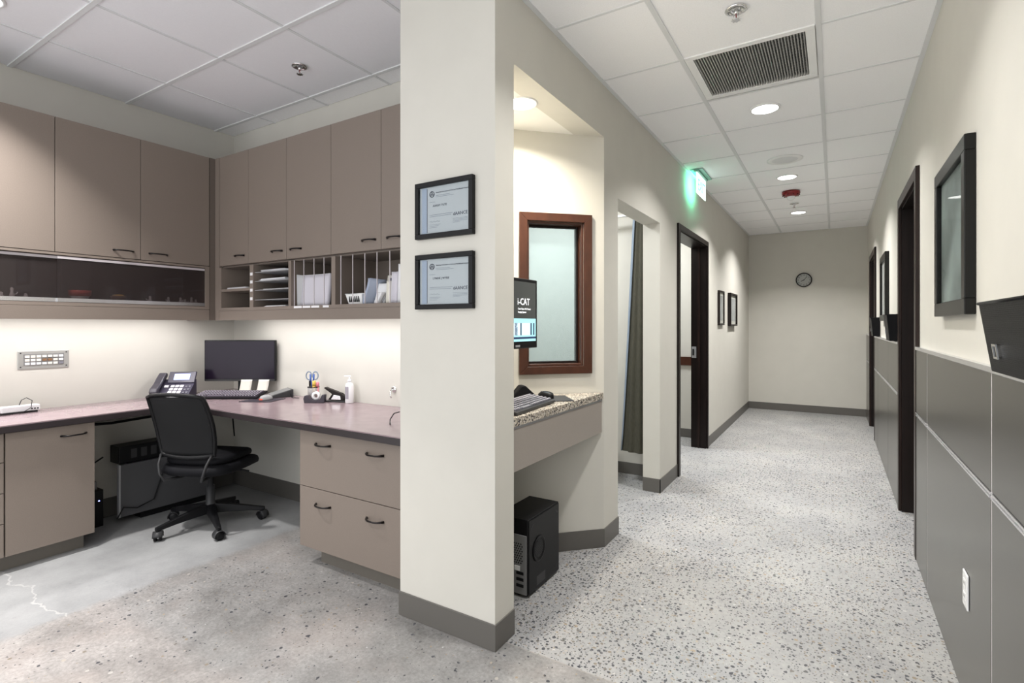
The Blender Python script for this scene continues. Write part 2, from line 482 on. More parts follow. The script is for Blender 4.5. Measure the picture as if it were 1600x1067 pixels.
struct('baseboard_nook_back', B(XA, -2.52, YB-bt, YB, 0, .13), 'base')
struct('baseboard_nook_left', B(XA, XA+bt, 1.34, YB-bt, 0, .13), 'base')
struct('baseboard_scan_room', B(-3.4, XH-HT, 4.48-bt, 4.48, 0, .10), 'base')
struct('baseboard_side_room', B(-3.4, XH-HT, 6.30-bt, 6.30, 0, .10), 'base')

# ------------------------------------------------------------------ ceilings with their tiles
def tiled_ceiling(name, x0, x1, y0, y1, z, xs, ys, main, hole=None):
    ce = struct(name, B(x0, x1, y0, y1, z+.03, z+.10), 'paint_white')
    gx = [x0]+[x for x in xs if x0 < x < x1]+[x1]; gy = [y0]+[y for y in ys if y0 < y < y1]+[y1]
    for i in range(len(gx)-1):
        for j in range(len(gy)-1):
            a, b_, c, d = gx[i], gx[i+1], gy[j], gy[j+1]
            if hole and a-.01 <= hole[0] <= b_ and c-.01 <= hole[1] <= d: continue
            unit_piece('ceiling_tile', 'tile', ce, a+.004, b_-.004, c+.004, d-.004, z+.004, z+.022)
    for x in gx[1:-1]:
        w = .012 if main == 'y' else .0075
        unit_piece('grid_tee', 'tee', ce, x-w, x+w, y0, y1, z-.001, z+.006)
    for y in gy[1:-1]:
        w = .012 if main == 'x' else .0075
        for i in range(len(gx)-1) if main == 'y' else [0]:
            if main == 'y': unit_piece('grid_tee', 'tee', ce, gx[i]+.012, gx[i+1]-.012, y-w, y+w, z+.001, z+.008)
            else: unit_piece('grid_tee', 'tee', ce, x0, x1, y-w, y+w, z-.003, z+.004)
    return ce
hx = [-.70, -.065]; hy = [2.255+.617*k for k in range(-8, 12)]
ce = tiled_ceiling('ceiling_hall', XH, XR, YK, YF, ZC, hx, hy, 'y', hole=(-.38, 3.1))
for x0, x1 in ((XH, XH+.022), (XR-.022, XR)):
    unit_piece('wall_angle', 'tee', ce, x0, x1, 1.9 if x0 < 0 else YK, YF, ZC-.001, ZC+.004)
nx = [-3.685+.6125*k for k in range(0, 5)]; ny = [2.325-.618*k for k in range(0, 9)]
tiled_ceiling('ceiling_nook', XA, XH-.02, YK, YB, ZN, nx, ny, 'x')
struct('trim_ceiling_step', B(XH-.02, XH, YK, 1.755, ZC, ZN+.1), 'paint')

# ------------------------------------------------------------------ wainscot on the right wall
def wainscot(idx, y0, y1, seams, grooves=True):
    zt, zm = 1.178, .82
    root = struct('wainscot_%s' % idx, B(XW+.006, XR-.0005, y0, y1, .0, zt), 'laminate_dark')
    ys = [y0]+seams+[y1]
    for i in range(len(ys)-1):
        a, b_ = ys[i]+(.007 if i else 0), ys[i+1]-(.007 if i < len(ys)-2 else 0)
        for z0, z1 in ((.0, zm-.010), (zm+.010, zt)):
            B(XW, XW+.006, a, b_, z0+.001, z1).build('panel', 'steel', root, bevel=.0012)
        mb = MB(); mb.box(XW-.003, XW+.006, a, b_, zm-.009, zm-.003); mb.box(XW-.003, XW+.006, a, b_, zm+.003, zm+.009)
        mb.box(XW+.002, XW+.006, a, b_, zm-.003, zm+.003)
        mb.build('reveal_strip', 'aluminium', root)
    for s in seams:
        B(XW+.001, XW+.006, s-.006, s+.006, .002, zt).build('seam_strip', 'alu_soft', root)
    B(XW-.006, XR-.0005, y0, y1, zt, zt+.018).build('top_rail', 'aluminium', root, bevel=.002)
    return root
wainscot('near', YK, D1[0]-.062, [.80, 2.025, 3.27])
wainscot('middle', D1[1]+.062, D2[0]-.062, [5.47, 6.70])
wainscot('far', D2[1]+.062, YF, [])

# ------------------------------------------------------------------ doors
def door_right(n, y0, y1):
    zt = 2.15; c = .06
    root = struct('door_%d' % n, B(XR+.09, XR+.13, y0+.02, y1-.02, .005, zt-.02), 'espresso')
    # jambs and casings
    B(XR-.001, XR+.14, y0, y0+.02, 0, zt).build('jamb', 'espresso', root); B(XR-.001, XR+.14, y1-.02, y1, 0, zt).build('jamb', 'espresso', root)
    B(XR-.001, XR+.14, y0+.02, y1-.02, zt-.02, zt).build('head_jamb', 'espresso', root)
    B(XR-.020, XR-.001, y0-c, y0+.008, 0, zt+c).build('casing', 'espresso_edge', root, bevel=.002)
    B(XR-.020, XR-.001, y1-.008, y1+c, 0, zt+c).build('casing', 'espresso_edge', root, bevel=.002)
    B(XR-.020, XR-.001, y0+.008, y1-.008, zt-.008, zt+c).build('head_casing', 'espresso_edge', root, bevel=.002)
    h = MB(); h.cyl((XR+.03, y0+.09, 1.0), .011, .06, axis='x'); h.box(XR+.022, XR+.036, y0+.08, y0+.20, .99, 1.01)
    h.build('lever_handle', 'chrome', root, bevel=.002)
    return root
door_right(1, *D1); door_right(2, *D2)
# left door: frame seen at an angle, leaf swung into the side room
Y0, Y1, zt, c = 4.66, 5.84, 2.165, .05
root = struct('door_3', MB().box(XH-HT-.02, XH, Y0, Y0+.02, 0, zt), 'espresso')
B(XH-HT-.02, XH, Y1-.02, Y1, 0, zt).build('jamb', 'espresso', root)
B(XH-HT-.02, XH, Y0+.02, Y1-.02, zt-.02, zt).build('head_jamb', 'espresso', root)
B(XH-.085, XH-.065, Y1-.034, Y1-.02, 0, zt-.02).build('door_stop', 'espresso_edge', root)
B(XH, XH+.018, Y0-c, Y0+.01, 0, zt+.04).build('casing', 'espresso', root, bevel=.002)
B(XH, XH+.018, Y1-.01, Y1+.03, 0, zt+.04).build('casing', 'espresso', root, bevel=.002)
B(XH, XH+.018, Y0+.01, Y1-.01, zt-.01, zt+.04).build('head_casing', 'espresso', root, bevel=.002)
B(XH-HT-.012, XH-HT+.035, Y1-.025, Y1-.02, .965, 1.085).build('strike_plate', 'mid_grey', root)
B(XH-HT-.005, XH-HT+.012, Y1-.0275, Y1-.02, .99, 1.06).build('strike_slot', 'black', root)
B(XH-HT-.06-.9, XH-HT-.06, Y0+.005, Y0+.045, .01, zt-.02).build('door_leaf', 'espresso', root)

# ------------------------------------------------------------------ window in the alcove
root = thing('window_1', '', 'window', (0, 0, 0)); del root['label']; del root['category']; root['kind'] = 'structure'
def dpart(name, mt, s0, s1, d0, d1, z0, z1, par=None, bevel=.003):
    return dbox(MB(), s0, s1, d0, d1, z0, z1).build(name, mt, par or root, bevel=bevel)
def miter(s_in, s_out, z_in, z_out, side):
    """mitred casing leg on the diagonal wall"""
    mb = MB()
    vs = []
    for d in (-.02, -.0005):
        for s_, z_ in ((s_in, z_in[0]), (s_in, z_in[1]), (s_out, z_out[1]), (s_out, z_out[0])):
            vs.append(diag(s_, d, z_))
    return mb.add(vs, [(0, 1, 2, 3), (7, 6, 5, 4), (0, 4, 5, 1), (1, 5, 6, 2), (2, 6, 7, 3), (3, 7, 4, 0)])
SO0, SO1, ZO0, ZO1 = .082, .523, 1.034, 1.962
miter(WS0, SO0, (WZ0, WZ1), (ZO0, ZO1), 0).build('casing', 'walnut', root, bevel=.002)
miter(WS1, SO1, (WZ0, WZ1), (ZO0, ZO1), 0).build('casing', 'walnut', root, bevel=.002)
for zi, zo in ((WZ0, ZO0), (WZ1, ZO1)):
    vs = []
    for d in (-.02, -.0005):
        for s_, z_ in ((WS0, zi), (WS1, zi), (SO1, zo), (SO0, zo)): vs.append(diag(s_, d, z_))
    MB().add(vs, [(0, 1, 2, 3), (7, 6, 5, 4), (0, 4, 5, 1), (1, 5, 6, 2), (2, 6, 7, 3), (3, 7, 4, 0)]).build('casing', 'walnut', root, bevel=.002)
dpart('jamb', 'walnut', WS0, WS0+.014, -.001, .12, WZ0, WZ1); dpart('jamb', 'walnut', WS1-.014, WS1, -.001, .12, WZ0, WZ1)
dpart('sill', 'walnut', WS0+.014, WS1-.014, -.001, .12, WZ0, WZ0+.014); dpart('head', 'walnut', WS0+.014, WS1-.014, -.001, .12, WZ1-.014, WZ1)
for a in ((WS0+.014, WS0+.026, WZ0+.014, WZ1-.014), (WS1-.026, WS1-.014, WZ0+.014, WZ1-.014)):
    dpart('glazing_bead', 'espresso', a[0], a[1], .05, .075, a[2], a[3])
dpart('glazing_bead', 'espresso', WS0+.026, WS1-.026, .05, .075, WZ0+.014, WZ0+.026); dpart('glazing_bead', 'espresso', WS0+.026, WS1-.026, .05, .075, WZ1-.026, WZ1-.014)
dpart('pane', 'glass_win', WS0+.020, WS1-.020, .060, .066, WZ0+.020, WZ1-.020, bevel=0)

# ------------------------------------------------------------------ lights
def downlight(x, y, z, power, label, r=.078, lens='lens', color=(1, .98, .95), spread=125, group='recessed ceiling downlights', y_room=None):
    t = thing('downlight', label, 'ceiling light', (x, y, z), group=group)
    MB().lathe([(r*1.0, -.002), (r*1.04, -.006), (r*1.16, -.004), (r*1.2, .004), (r*1.0, .004)], 32, cap=False).build('trim_ring', 'white_trim', t)
    MB().lathe([(r*1.01, -.0035), (r*.9, -.002), (0.001, -.0015)], 32, cap=False).build('lens', lens, t)
    area_light('downlight_beam', t, (0, 0, -.008), power, r*1.8, color, spread)
    return t
for y, nm in ((3.80, 'lit round downlight in the hall ceiling just past the air vent'), (5.664, 'lit round downlight in front of the red fire alarm'), (7.515, 'lit round downlight nearest the end wall with the clock'),
              (1.94, 'lit round downlight in the hall ceiling between alcove and camera, just above the picture'), (.08, 'lit round downlight at the near end of the hall, above the picture edge')):
    downlight(-.39, y, ZC, HALL_W*(1.7 if y > 5 else 1.0 if y > 3 else .72 if y > 1 else .30), nm)
downlight(-3.46, .78, ZN, NOOK_W, 'lit round downlight over the left cabinets of the work nook', color=(1, .975, .95), spread=96)
downlight(-2.2, -.25, ZN, NOOK_W, 'unseen round downlight behind the viewer, added to brighten the nook ceiling', color=(1, .975, .95), spread=96)  # added lamp out of view, its floor bounce lifts the dim nook ceiling
downlight(-1.34, 2.26, 2.432, ALCOVE_W, 'glowing round downlight in the alcove ceiling', r=.07, lens='lens_alcove', color=(1, .93, .80), spread=150, group='alcove light')
for nm, x, y, lab in (('scan', -2.3, 3.5, 'unseen square ceiling light added to light the room behind the alcove window'), ('side', -2.2, 5.5, 'unseen square ceiling light added to light the side room behind the dark door')):  # unseen panels, added to light the rooms beyond the openings
    t = thing('added_ceiling_light', lab, 'ceiling light', (x, y, 2.74))
    B(-.3, .3, -.3, .3, -.02, -.0005).build('frame', 'white_trim', t, bevel=.003)
    B(-.27, .27, -.27, .27, -.024, -.0205).build('diffuser', 'lens', t)
    area_light('panel_beam', t, (0, 0, -.03), 26, .5, (.93, .97, 1), 170, shape='SQUARE')
# strips under the upper cabinets
def strip(label, x0, x1, y0, y1, z, power):
    t = thing('under_cabinet_light', label, 'strip light', ((x0+x1)/2, (y0+y1)/2, z), group='under-cabinet strip lights')
    lx, ly = (x1-x0)/2, (y1-y0)/2
    B(-lx, lx, -ly, ly, -.014, -.0005).build('housing', 'white', t)
    B(-lx+.004, lx-.004, -ly+.004, ly-.004, -.017, -.0145).build('diffuser', 'strip_lens', t)
    area_light('strip_beam', t, (0, 0, -.02), power, lx*2, (1, .975, .97), 170, shape='RECTANGLE', size_y=ly*2)
strip('slim white strip light under the left upper cabinets', XA+.20, XA+.235, .25, 2.04, 1.419, STRIP_W)
strip('slim white strip light under the pigeonhole shelf', -3.80, -1.75, YB-.235, YB-.20, 1.419, STRIP_W)

# ------------------------------------------------------------------ ceiling fittings
def sprinkler(x, y, z, label):
    t = thing('sprinkler', label, 'sprinkler', (x, y, z), group='ceiling sprinklers')
    MB().lathe([(.046, .002), (.048, -.003), (.036, -.007), (.034, -.003), (.018, -.002)], 24, cap=False).build('escutcheon', 'chrome', t)
    m = MB().cyl((0, 0, -.022), .009, .022, 12); m.tube([(.009, 0, -.02), (.011, 0, -.032), (.002, 0, -.045)], .0018, 6); m.tube([(-.009, 0, -.02), (-.011, 0, -.032), (-.002, 0, -.045)], .0018, 6)
    m.build('frame_arms', 'chrome', t)
    MB().cyl((0, 0, -.044), .0025, .022, 8).build('bulb', 'red', t)
    m = MB().cyl((0, 0, -.049), .016, .003, 16)
    for k in range(8):
        a = k*PI/4; m.box(.012, .021, -.003, .003, -.048, -.0465, M=Matrix.Rotation(a, 4, 'Z'))
    m.build('deflector', 'chrome', t)
sprinkler(-.378, 2.536, ZC, 'chrome sprinkler head in front of the big air vent')
sprinkler(-.402, 6.94, ZC, 'small sprinkler head beyond the red fire alarm')
sprinkler(-2.75, 2.01, ZN, 'chrome sprinkler head above the nook cabinets')

t = thing('air_vent', 'large square metal air vent grille in the hall ceiling', 'vent', (-.383, 3.155, ZC))
f = MB(); x0, x1, y0, y1 = -.262, .262, -.262, .262; X0, X1, Y0_, Y1_ = -.303, .303, -.298, .298
f.box(X0, X1, Y0_, y0, -.004, .004); f.box(X0, X1, y1, Y1_, -.004, .004); f.box(X0, x0, y0, y1, -.004, .004); f.box(x1, X1, y0, y1, -.004, .004)
f.build('frame', 'white_trim', t, bevel=.001)
B(x0, x1, y0, y1, .018, .022).build('backing', 'vent_back', t)
m = MB()
for k in range(38):
    xx = x0+.007+k*.01379
    m.prism([(xx-.004, .002), (xx+.001, .002), (xx+.005, .014), (xx, .014)], y0, y1, M=Matrix(((1, 0, 0, 0), (0, 0, 1, 0), (0, 1, 0, 0), (0, 0, 0, 1))))
m.build('slats', 'vent', t, kind='stuff')
m = MB()
for k in range(16): m.box(x0, x1, y0+.016+k*.0327, y0+.018+k*.0327, .0145, .0175)
m.build('cross_bars', 'vent', t, kind='stuff')

t = thing('ceiling_speaker', 'round white ceiling speaker with pale grey grille', 'speaker', (-.365, 5.06, ZC))
MB().lathe([(.10, -.004), (.125, -.006), (.14, 0), (.14, .003)], 36, cap=False).build('rim', 'white_trim', t)
MB().lathe([(.10, -.003), (.05, -.006), (.001, -.007)], 36, cap=False).build('grille', 'tee', t)
t = thing('fire_alarm', 'dark red domed fire alarm strobe on the hall ceiling', 'alarm', (-.395, 6.30, ZC))
MB().lathe([(.085, 0), (.088, -.02), (.080, -.04), (.055, -.052), (.04, -.054)], 32).build('body', 'red', t)
MB().lathe([(.04, -.053), (.036, -.075), (.022, -.088), (.002, -.090)], 20, cap=False).build('strobe_lens', 'white_gloss', t)
m = MB()
for k in range(10): m.box(.058, .084, -.003, .003, -.046, -.036, M=Matrix.Rotation(k*PI/5, 4, 'Z'))
m.build('slots', 'black', t, kind='stuff')

# exit sign, edge-lit
t = thing('exit_sign', 'green edge-lit exit sign hanging under the hall ceiling', 'sign', (-1.072, 5.13, ZC))
B(-.055, .055, -.20, .23, -.006, -.0005).build('ceiling_plate', 'exit_plate', t, bevel=.002)
B(-.02, .02, -.20, .20, -.022, -.006).build('lamp_bar', 'exit_plate', t, bevel=.002)
p = B(-.004, .004, -.19, .19, -.215, -.022).build('panel', 'exit_panel', t, bevel=.001)
lettering('EXIT', .15, 'exit_text', p, basis((.0046, 0, -.175), (0, 1, 0), (0, 0, 1)), align='CENTER')
lettering('EXIT', .15, 'exit_text', p, basis((-.0046, 0, -.175), (0, -1, 0), (0, 0, 1)), align='CENTER')
area_light('exit_glow', t, (-.03, -.02, -.10), 1.6, .16, (.07, 1, .58), 120, rot=(0, R(-75), 0), shape='RECTANGLE', size_y=.16)

# ------------------------------------------------------------------ upper cabinets
def bow_handle(name, mt, parent, c, along, out, L=.112, depth=.028, r=.0045):
    """arched bar pull: c centre on the door face, along = unit axis, out = outward normal"""
    c, a, o = Vector(c), Vector(along), Vector(out)
    pts = []
    for k in range(13):
        t_ = k/12*2-1
        pts.append(c+a*(L/2*t_)+o*(depth*(1-abs(t_)**3.2)))
    m = MB().tube([tuple(p) for p in pts], [r*(1.5 if k in (0, 12) else 1.25 if k in (1, 11) else 1) for k in range(13)], 8)
    return m.build(name, mt, parent, world=True)

ZU0, ZU1 = 1.748, 2.548
def upper_unit_left(y0, y1, doors, label):
    t = thing('upper_cabinet', label, 'cabinet', (XU, (y0+y1)/2, ZU0), group='upper cabinets on the left wall')
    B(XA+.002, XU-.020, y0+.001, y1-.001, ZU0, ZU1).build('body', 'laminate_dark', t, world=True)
    for a, b_, hy_ in doors:
        d = B(XU-.019, XU, a+.0015, b_-.0015, ZU0+.002, ZU1-.001).build('door', 'laminate', t, world=True, bevel=.001)
        bow_handle('handle', 'handle', d, (XU, hy_, 1.797), (0, 1, 0), (1, 0, 0))
    return t
upper_unit_left(1.202, 2.096, [(1.202, 1.649, 1.55), (1.649, 2.096, 1.755)], 'brown upper cabinet with two handled doors beside the nook corner')
upper_unit_left(.308, 1.202, [(.308, .755, .65), (.755, 1.202, .86)], 'brown upper cabinet at the left edge of the picture')
def upper_unit_back(x0, x1, doors, label):
    t = thing('upper_cabinet', label, 'cabinet', ((x0+x1)/2, YU, ZU0), group='upper cabinets on the back wall')
    B(x0+.001, x1-.001, YU+.020, YB-.002, ZU0, ZU1).build('body', 'laminate_dark', t, world=True)
    for a, b_, hx_ in doors:
        d = B(a+.0015, b_-.0015, YU, YU+.019, ZU0+.002, ZU1-.001).build('door', 'laminate', t, world=True, bevel=.001)
        bow_handle('handle', 'handle', d, (hx_, YU, 1.808), (1, 0, 0), (0, -1, 0))
    return t
upper_unit_back(-3.853, -3.491, [(-3.853, -3.491, -3.592)], 'single-door brown upper cabinet right of the inner corner')
upper_unit_back(-3.491, -2.626, [(-3.491, -3.063, -3.162), (-3.063, -2.626, -2.964)], 'two-door brown upper cabinet above the paper trays')
upper_unit_back(-2.626, -1.752, [(-2.626, -2.198, -2.296), (-2.198, -1.752, -2.095)], 'brown upper cabinet reaching the white column')
# corner filler between the runs
t = thing('corner_filler', 'narrow dark corner post between the two cabinet runs', 'cabinet panel', (XU, YU, 1.352))
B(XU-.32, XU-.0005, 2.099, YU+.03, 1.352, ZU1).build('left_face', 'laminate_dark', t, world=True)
B(XU, -3.856, YU, YU+.02, 1.352, ZU1).build('right_face', 'laminate', t, world=True)

# ------------------------------------------------------------------ glass-fronted cabinet under the left uppers
t = thing('glass_cabinet', 'low brown cabinet with sliding dark glass doors under the left uppers', 'cabinet', (XU, .75, 1.352))
y0, y1 = -.56, 2.096; z0, z1 = 1.432, 1.747
m = MB(); m.box(XA+.002, XU, y0, y1, z0, z0+.020); m.box(XA+.002, XU, y0, y1, z1-.014, z1-.001); m.box(XA+.002, XA+.02, y0, y1, z0+.02, z1-.014)
m.build('carcass', 'laminate', t, world=True)
B(XA+.02, XU, 2.066, y1, z0+.02, z1-.014).build('end_panel', 'laminate', t, world=True)
B(XA+.02, XU, y0, y0+.018, z0+.02, z1-.014).build('end_panel', 'laminate', t, world=True)
B(XU-.022, XU, y0, y1, 1.352, z0-.002).build('valance', 'laminate', t, world=True, bevel=.001)
B(XA+.002, XU-.022, y0, y1, 1.4195, z0).build('bottom_board', 'laminate', t, world=True)
for a, b_, dx in ((1.215, 2.064, -.006), (.37, 1.235, -.018), (-.53, .39, -.006)):
    g = B(XU+dx-.005, XU+dx, a, b_, 1.478, 1.712).build('glass_door', 'glass_tint', t, world=True)
    B(XU+dx-.007, XU+dx+.002, a, b_, 1.712, 1.727).build('top_track', 'alu_soft', g, world=True)
    B(XU+dx-.007, XU+dx+.002, a, b_, 1.455, 1.478).build('bottom_track', 'aluminium', g, world=True)
B(XA+.02, XU-.026, y0+.018, 2.066, 1.4525, 1.474).build('inner_floor', 'laminate', t, world=True)
ZS = 1.4745
# things behind the glass
def basket(name, label, loc, rx, ry, h, mt, cat='basket', slots=True):
    t = thing(name, label, cat, loc)
    out = [(rx*.78*sx, ry*.78*sy) for sx, sy in ((-1, -1), (1, -1), (1, 1), (-1, 1))]
    vs = []; top = 1.0
    def ring(k, z, s): return [(rx*k*sx*s, ry*k*sy*s, z) for sx, sy in ((-1, -1), (1, -1), (1, 1), (-1, 1))]
    vs = ring(.8, 0, 1)+ring(1, h, 1)+ring(1, h, .93)+ring(.8, .004, .93)
    fs = [(3, 2, 1, 0), (12, 13, 14, 15)]
    for a in range(3):
        for k in range(4): fs.append((a*4+k, a*4+(k+1) % 4, a*4+4+(k+1) % 4, a*4+4+k))
    MB().add(vs, fs).build('tub', mt, t, bevel=.001)
    m = MB().tube([(-rx, -ry, h), (rx, -ry, h), (rx, ry, h), (-rx, ry, h)], .003, 6, closed=True); m.build('rim', mt, t)
    if slots:
        m = MB()
        for k in range(6):
            xx = -rx*.55+k*rx*.22; m.box(xx-.003, xx+.003, -ry*.97, -ry*.86, h*.22, h*.78)
        m.build('slots', 'dark_grey', t, kind='stuff')
    return t
t = thing('red_bowl', 'red and white plastic tub behind the dark glass', 'bowl', (XU-.10, 1.355, ZS))
MB().lathe([(.035, 0), (.048, .022), (.046, .022), (.034, .003)], 24).build('tub', 'white', t)
MB().lathe([(.048, .0225), (.056, .03), (.058, .058), (.053, .058), (.050, .03)], 24, cap=False).build('rim', 'red_plastic', t)
t = thing('brown_bowl', 'small brown bowl behind the dark glass', 'bowl', (XU-.10, 1.56, ZS))
MB().lathe([(.02, 0), (.042, .018), (.046, .034), (.043, .034), (.02, .006)], 20).build('bowl', 'brown', t)
MB().lathe([(.042, .031), (.025, .042), (.001, .045)], 16, cap=False).build('filling', 'yellow', t)
for k, (yy, h) in enumerate(((.985, .030), (1.03, .058), (1.09, .026), (1.735, .042), (1.85, .040), (1.93, .040), (1.96, .028), (2.005, .046), (2.035, .030))):
    lab = ('tiny white figurine behind the glass, %s' % ('near the left edge', 'tallest at the left', 'lying low left of the pane joint', 'just right of the brown bowl', 'midway to the cabinet end', 'left of the last group', 'short one in the last group', 'curled one in the last group', 'nearest the cabinet end')[k])
    t = thing('figurine', lab, 'figurine', (XU-.07, yy, ZS), rotz=k*1.3, group='white figurines behind glass')
    MB().lathe([(.013, 0), (.010, h*.35), (.006, h*.6), (.008, h*.75), (.0075, h*.9), (.001, h)], 10).build('body', 'white', t)
    MB().tube([(.008, 0, h*.3), (.02, 0, h*.35), (.024, 0, h*.55)], .003, 6).build('arm', 'white', t)

# ------------------------------------------------------------------ pigeonhole shelf under the back uppers
t = thing('pigeonhole_shelf', 'open brown pigeonhole shelf full of papers under the back uppers', 'shelf', (-2.8, YU, 1.352))
x0, x1 = -3.855, -1.69; z0, z1 = 1.430, 1.746
B(x0, x1, YU, YB-.002, z0-.010, z0+.012).build('bottom_board', 'laminate', t, world=True)
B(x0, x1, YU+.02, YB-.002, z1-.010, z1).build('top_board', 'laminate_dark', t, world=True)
B(x0, x1, YB-.012, YB-.002, z0+.012, z1-.010).build('back_panel', 'laminate_inner', t, world=True)
B(x0, x1, YU, YU+.022, 1.352, z0-.011).build('valance', 'laminate', t, world=True, bevel=.001)
for a, b_ in ((-3.855, -3.832), (-3.475, -3.432), (-3.042, -3.014), (-2.622, -2.586), (-1.715, -1.690)):
    B(a, b_, YU, YB-.012, z0+.012, z1-.010).build('divider', 'laminate', t, world=True)
B(-3.832, -3.475, YU+.002, YB-.012, 1.560, 1.578).build('shelf_board', 'laminate', t, world=True)
for z in (1.684, 1.622, 1.560, 1.493):
    B(-3.432, -3.042, YU+.012, YB-.012, z-.004, z).build('paper_tray', 'mid_grey', t, world=True)
for x in (-2.986, -2.889, -2.789, -2.694, -2.539, -2.4356, -2.333, -2.2335, -2.1327, -2.03, -1.93, -1.83):
    B(x-.002, x+.002, YU+.002, YU+.006, z0+.012, z1-.010).build('wire_divider', 'alu_soft', t, world=True)
for z in (1.672, 1.617, 1.560, 1.500):
    B(-3.468, -3.440, YU-.001, YU, z-.010, z+.010).build('label_sticker', 'paper', t, world=True)
for xa, xb in ((-2.985, -2.905), (-2.895, -2.82), (-2.81, -2.735), (-2.70, -2.645)):
    B(xa, xb, YU-.001, YU, 1.426, 1.439).build('label_sticker', 'paper', t, world=True)
ZP = 1.4425
def sheets(label, x0, x1, y0, y1, z, n=4, mt='paper', group='papers in the pigeonholes'):
    t = thing('paper_stack', label, 'papers', ((x0+x1)/2, (y0+y1)/2, z), group=group)
    for k in range(n):
        dx, dy = random.uniform(-.012, .012), random.uniform(-.006, .006)
        lx, ly = (x1-x0)/2, (y1-y0)/2
        o = B(-lx, lx, -ly, ly, 0, .0022).build('sheet', mt, t); o.location = (dx, dy, .0005+k*.0027); o.rotation_euler[2] = random.uniform(-.06, .06)
sheets('loose white papers on the shelf board beside the inner corner', -3.78, -3.53, YU+.02, YU+.26, 1.578)
sheets('paper stack in the top tray of the pigeonholes', -3.38, -3.10, YU+.03, YU+.28, 1.684, 5)
sheets('paper stack in the second tray of the pigeonholes', -3.40, -3.12, YU+.03, YU+.28, 1.622, 6)
sheets('paper stack in the third tray of the pigeonholes', -3.36, -3.08, YU+.03, YU+.28, 1.560, 2)
sheets('papers lying under the lowest tray', -3.34, -3.12, YU+.03, YU+.25, ZP, 3)
def folder(name, label, cat, x0, x1, y, h, thick, lean=0., mt='paper', bow=0., mt2=None, tilt=0.):
    """upright folder or magazine: a slightly bowed slab facing the room"""
    t = thing(name, label, cat, ((x0+x1)/2, y, ZP), group='folders in the pigeonholes')
    w = (x1-x0)/2
    def fn(off):
        def g(u, v):
            x = -w+2*w*u + tilt*v + bow*math.sin(PI*.5*(1-v))**2*-1
            return (x, off+lean*v+.010*math.sin(PI*u), h*v)
        return g
    n = 8
    a = [fn(0)(i/n, j/n) for i in range(n+1) for j in range(n+1)]; b_ = [fn(thick)(i/n, j/n) for i in range(n+1) for j in range(n+1)]
    N_ = (n+1)**2
    fs = []
    for i in range(n):
        for j in range(n):
            k = i*(n+1)+j; fs.append((k, k+n+1, k+n+2, k+1)); fs.append((k+N_, k+1+N_, k+n+2+N_, k+n+1+N_))
    for i in range(n):
        k = i*(n+1); fs.append((k, k+N_, k+n+1+N_, k+n+1)); k += n; fs.append((k, k+n+1, k+n+1+N_, k+N_))
    for j in range(n):
        k = j; fs.append((k, k+1, k+1+N_, k+N_)); k += n*(n+1); fs.append((k, k+N_, k+1+N_, k+1))
    MB().add(a+b_, fs, True).build('cover', mt, t)
    if mt2:
        a2 = [(p[0]*.97, p[1]+thick*.25, p[2]*1.02) for p in a]; b2 = [(p[0]*.97, p[1]+thick*.75, p[2]*1.02) for p in a]
        MB().add(a2+b2, fs, True).build('pages', mt2, t)
    return t
folder('envelope_folder', 'large pale grey envelope standing in the third pigeonhole', 'folder', -2.985, -2.72, YU+.05, .200, .02, .02, 'paper_lilac', .0, 'paper')
folder('white_folder', 'white folder edge left of the large envelope', 'folder', -3.0, -2.997, YU+.036, .205, .2, 0, 'paper', .0, None, -.006)
folder('white_folder', 'narrow white folder against the third divider', 'folder', -2.662, -2.636, YU+.05, .165, .18, 0, 'paper', .010, None, -.006)
basket('white_basket', 'small white slotted plastic basket in the wide pigeonhole', (-2.46, YU+.105, ZP), .072, .075, .062, 'white')
folder('brochure', 'bent blue-edged brochure beside the white basket', 'brochure', -2.335, -2.318, YU+.03, .150, .13, 0, 'paper_blue', .045)
t = folder('magazine', 'pale magazine with three small dark squares along its top', 'magazine', -2.305, -2.165, YU+.13, .175, .012, .03, 'paper_cream', .0)
for k in range(3): B(-.045+k*.04, -.028+k*.04, .026, .0285, .142, .158).build('printed_square', 'ink', t)
folder('magazine', 'curled cream magazine in front of the squares', 'magazine', -2.300, -2.225, YU+.06, .120, .02, .02, 'paper', .015)
folder('brochure', 'tan brochure standing right of the curled magazine', 'brochure', -2.205, -2.178, YU+.05, .130, .05, .0, 'paper_cream', .006)
folder('magazine', 'lilac magazine with bent corner left of the last visible wire', 'magazine', -2.165, -2.118, YU+.05, .180, .03, .0, 'paper_lilac', .006)
folder('magazine', 'tall pale grey magazine right of the last visible wire', 'magazine', -2.107, -2.055, YU+.045, .222, .03, .0, 'paper', .006)
folder('folder', 'pale green folder leaning beside the column edge', 'folder', -2.025, -1.975, YU+.04, .24, .05, .0, 'paper_cream', .02)
folder('brochure', 'small white leaflet curled low by the tan brochure', 'brochure', -2.245, -2.215, YU+.02, .065, .03, .0, 'paper', .03)

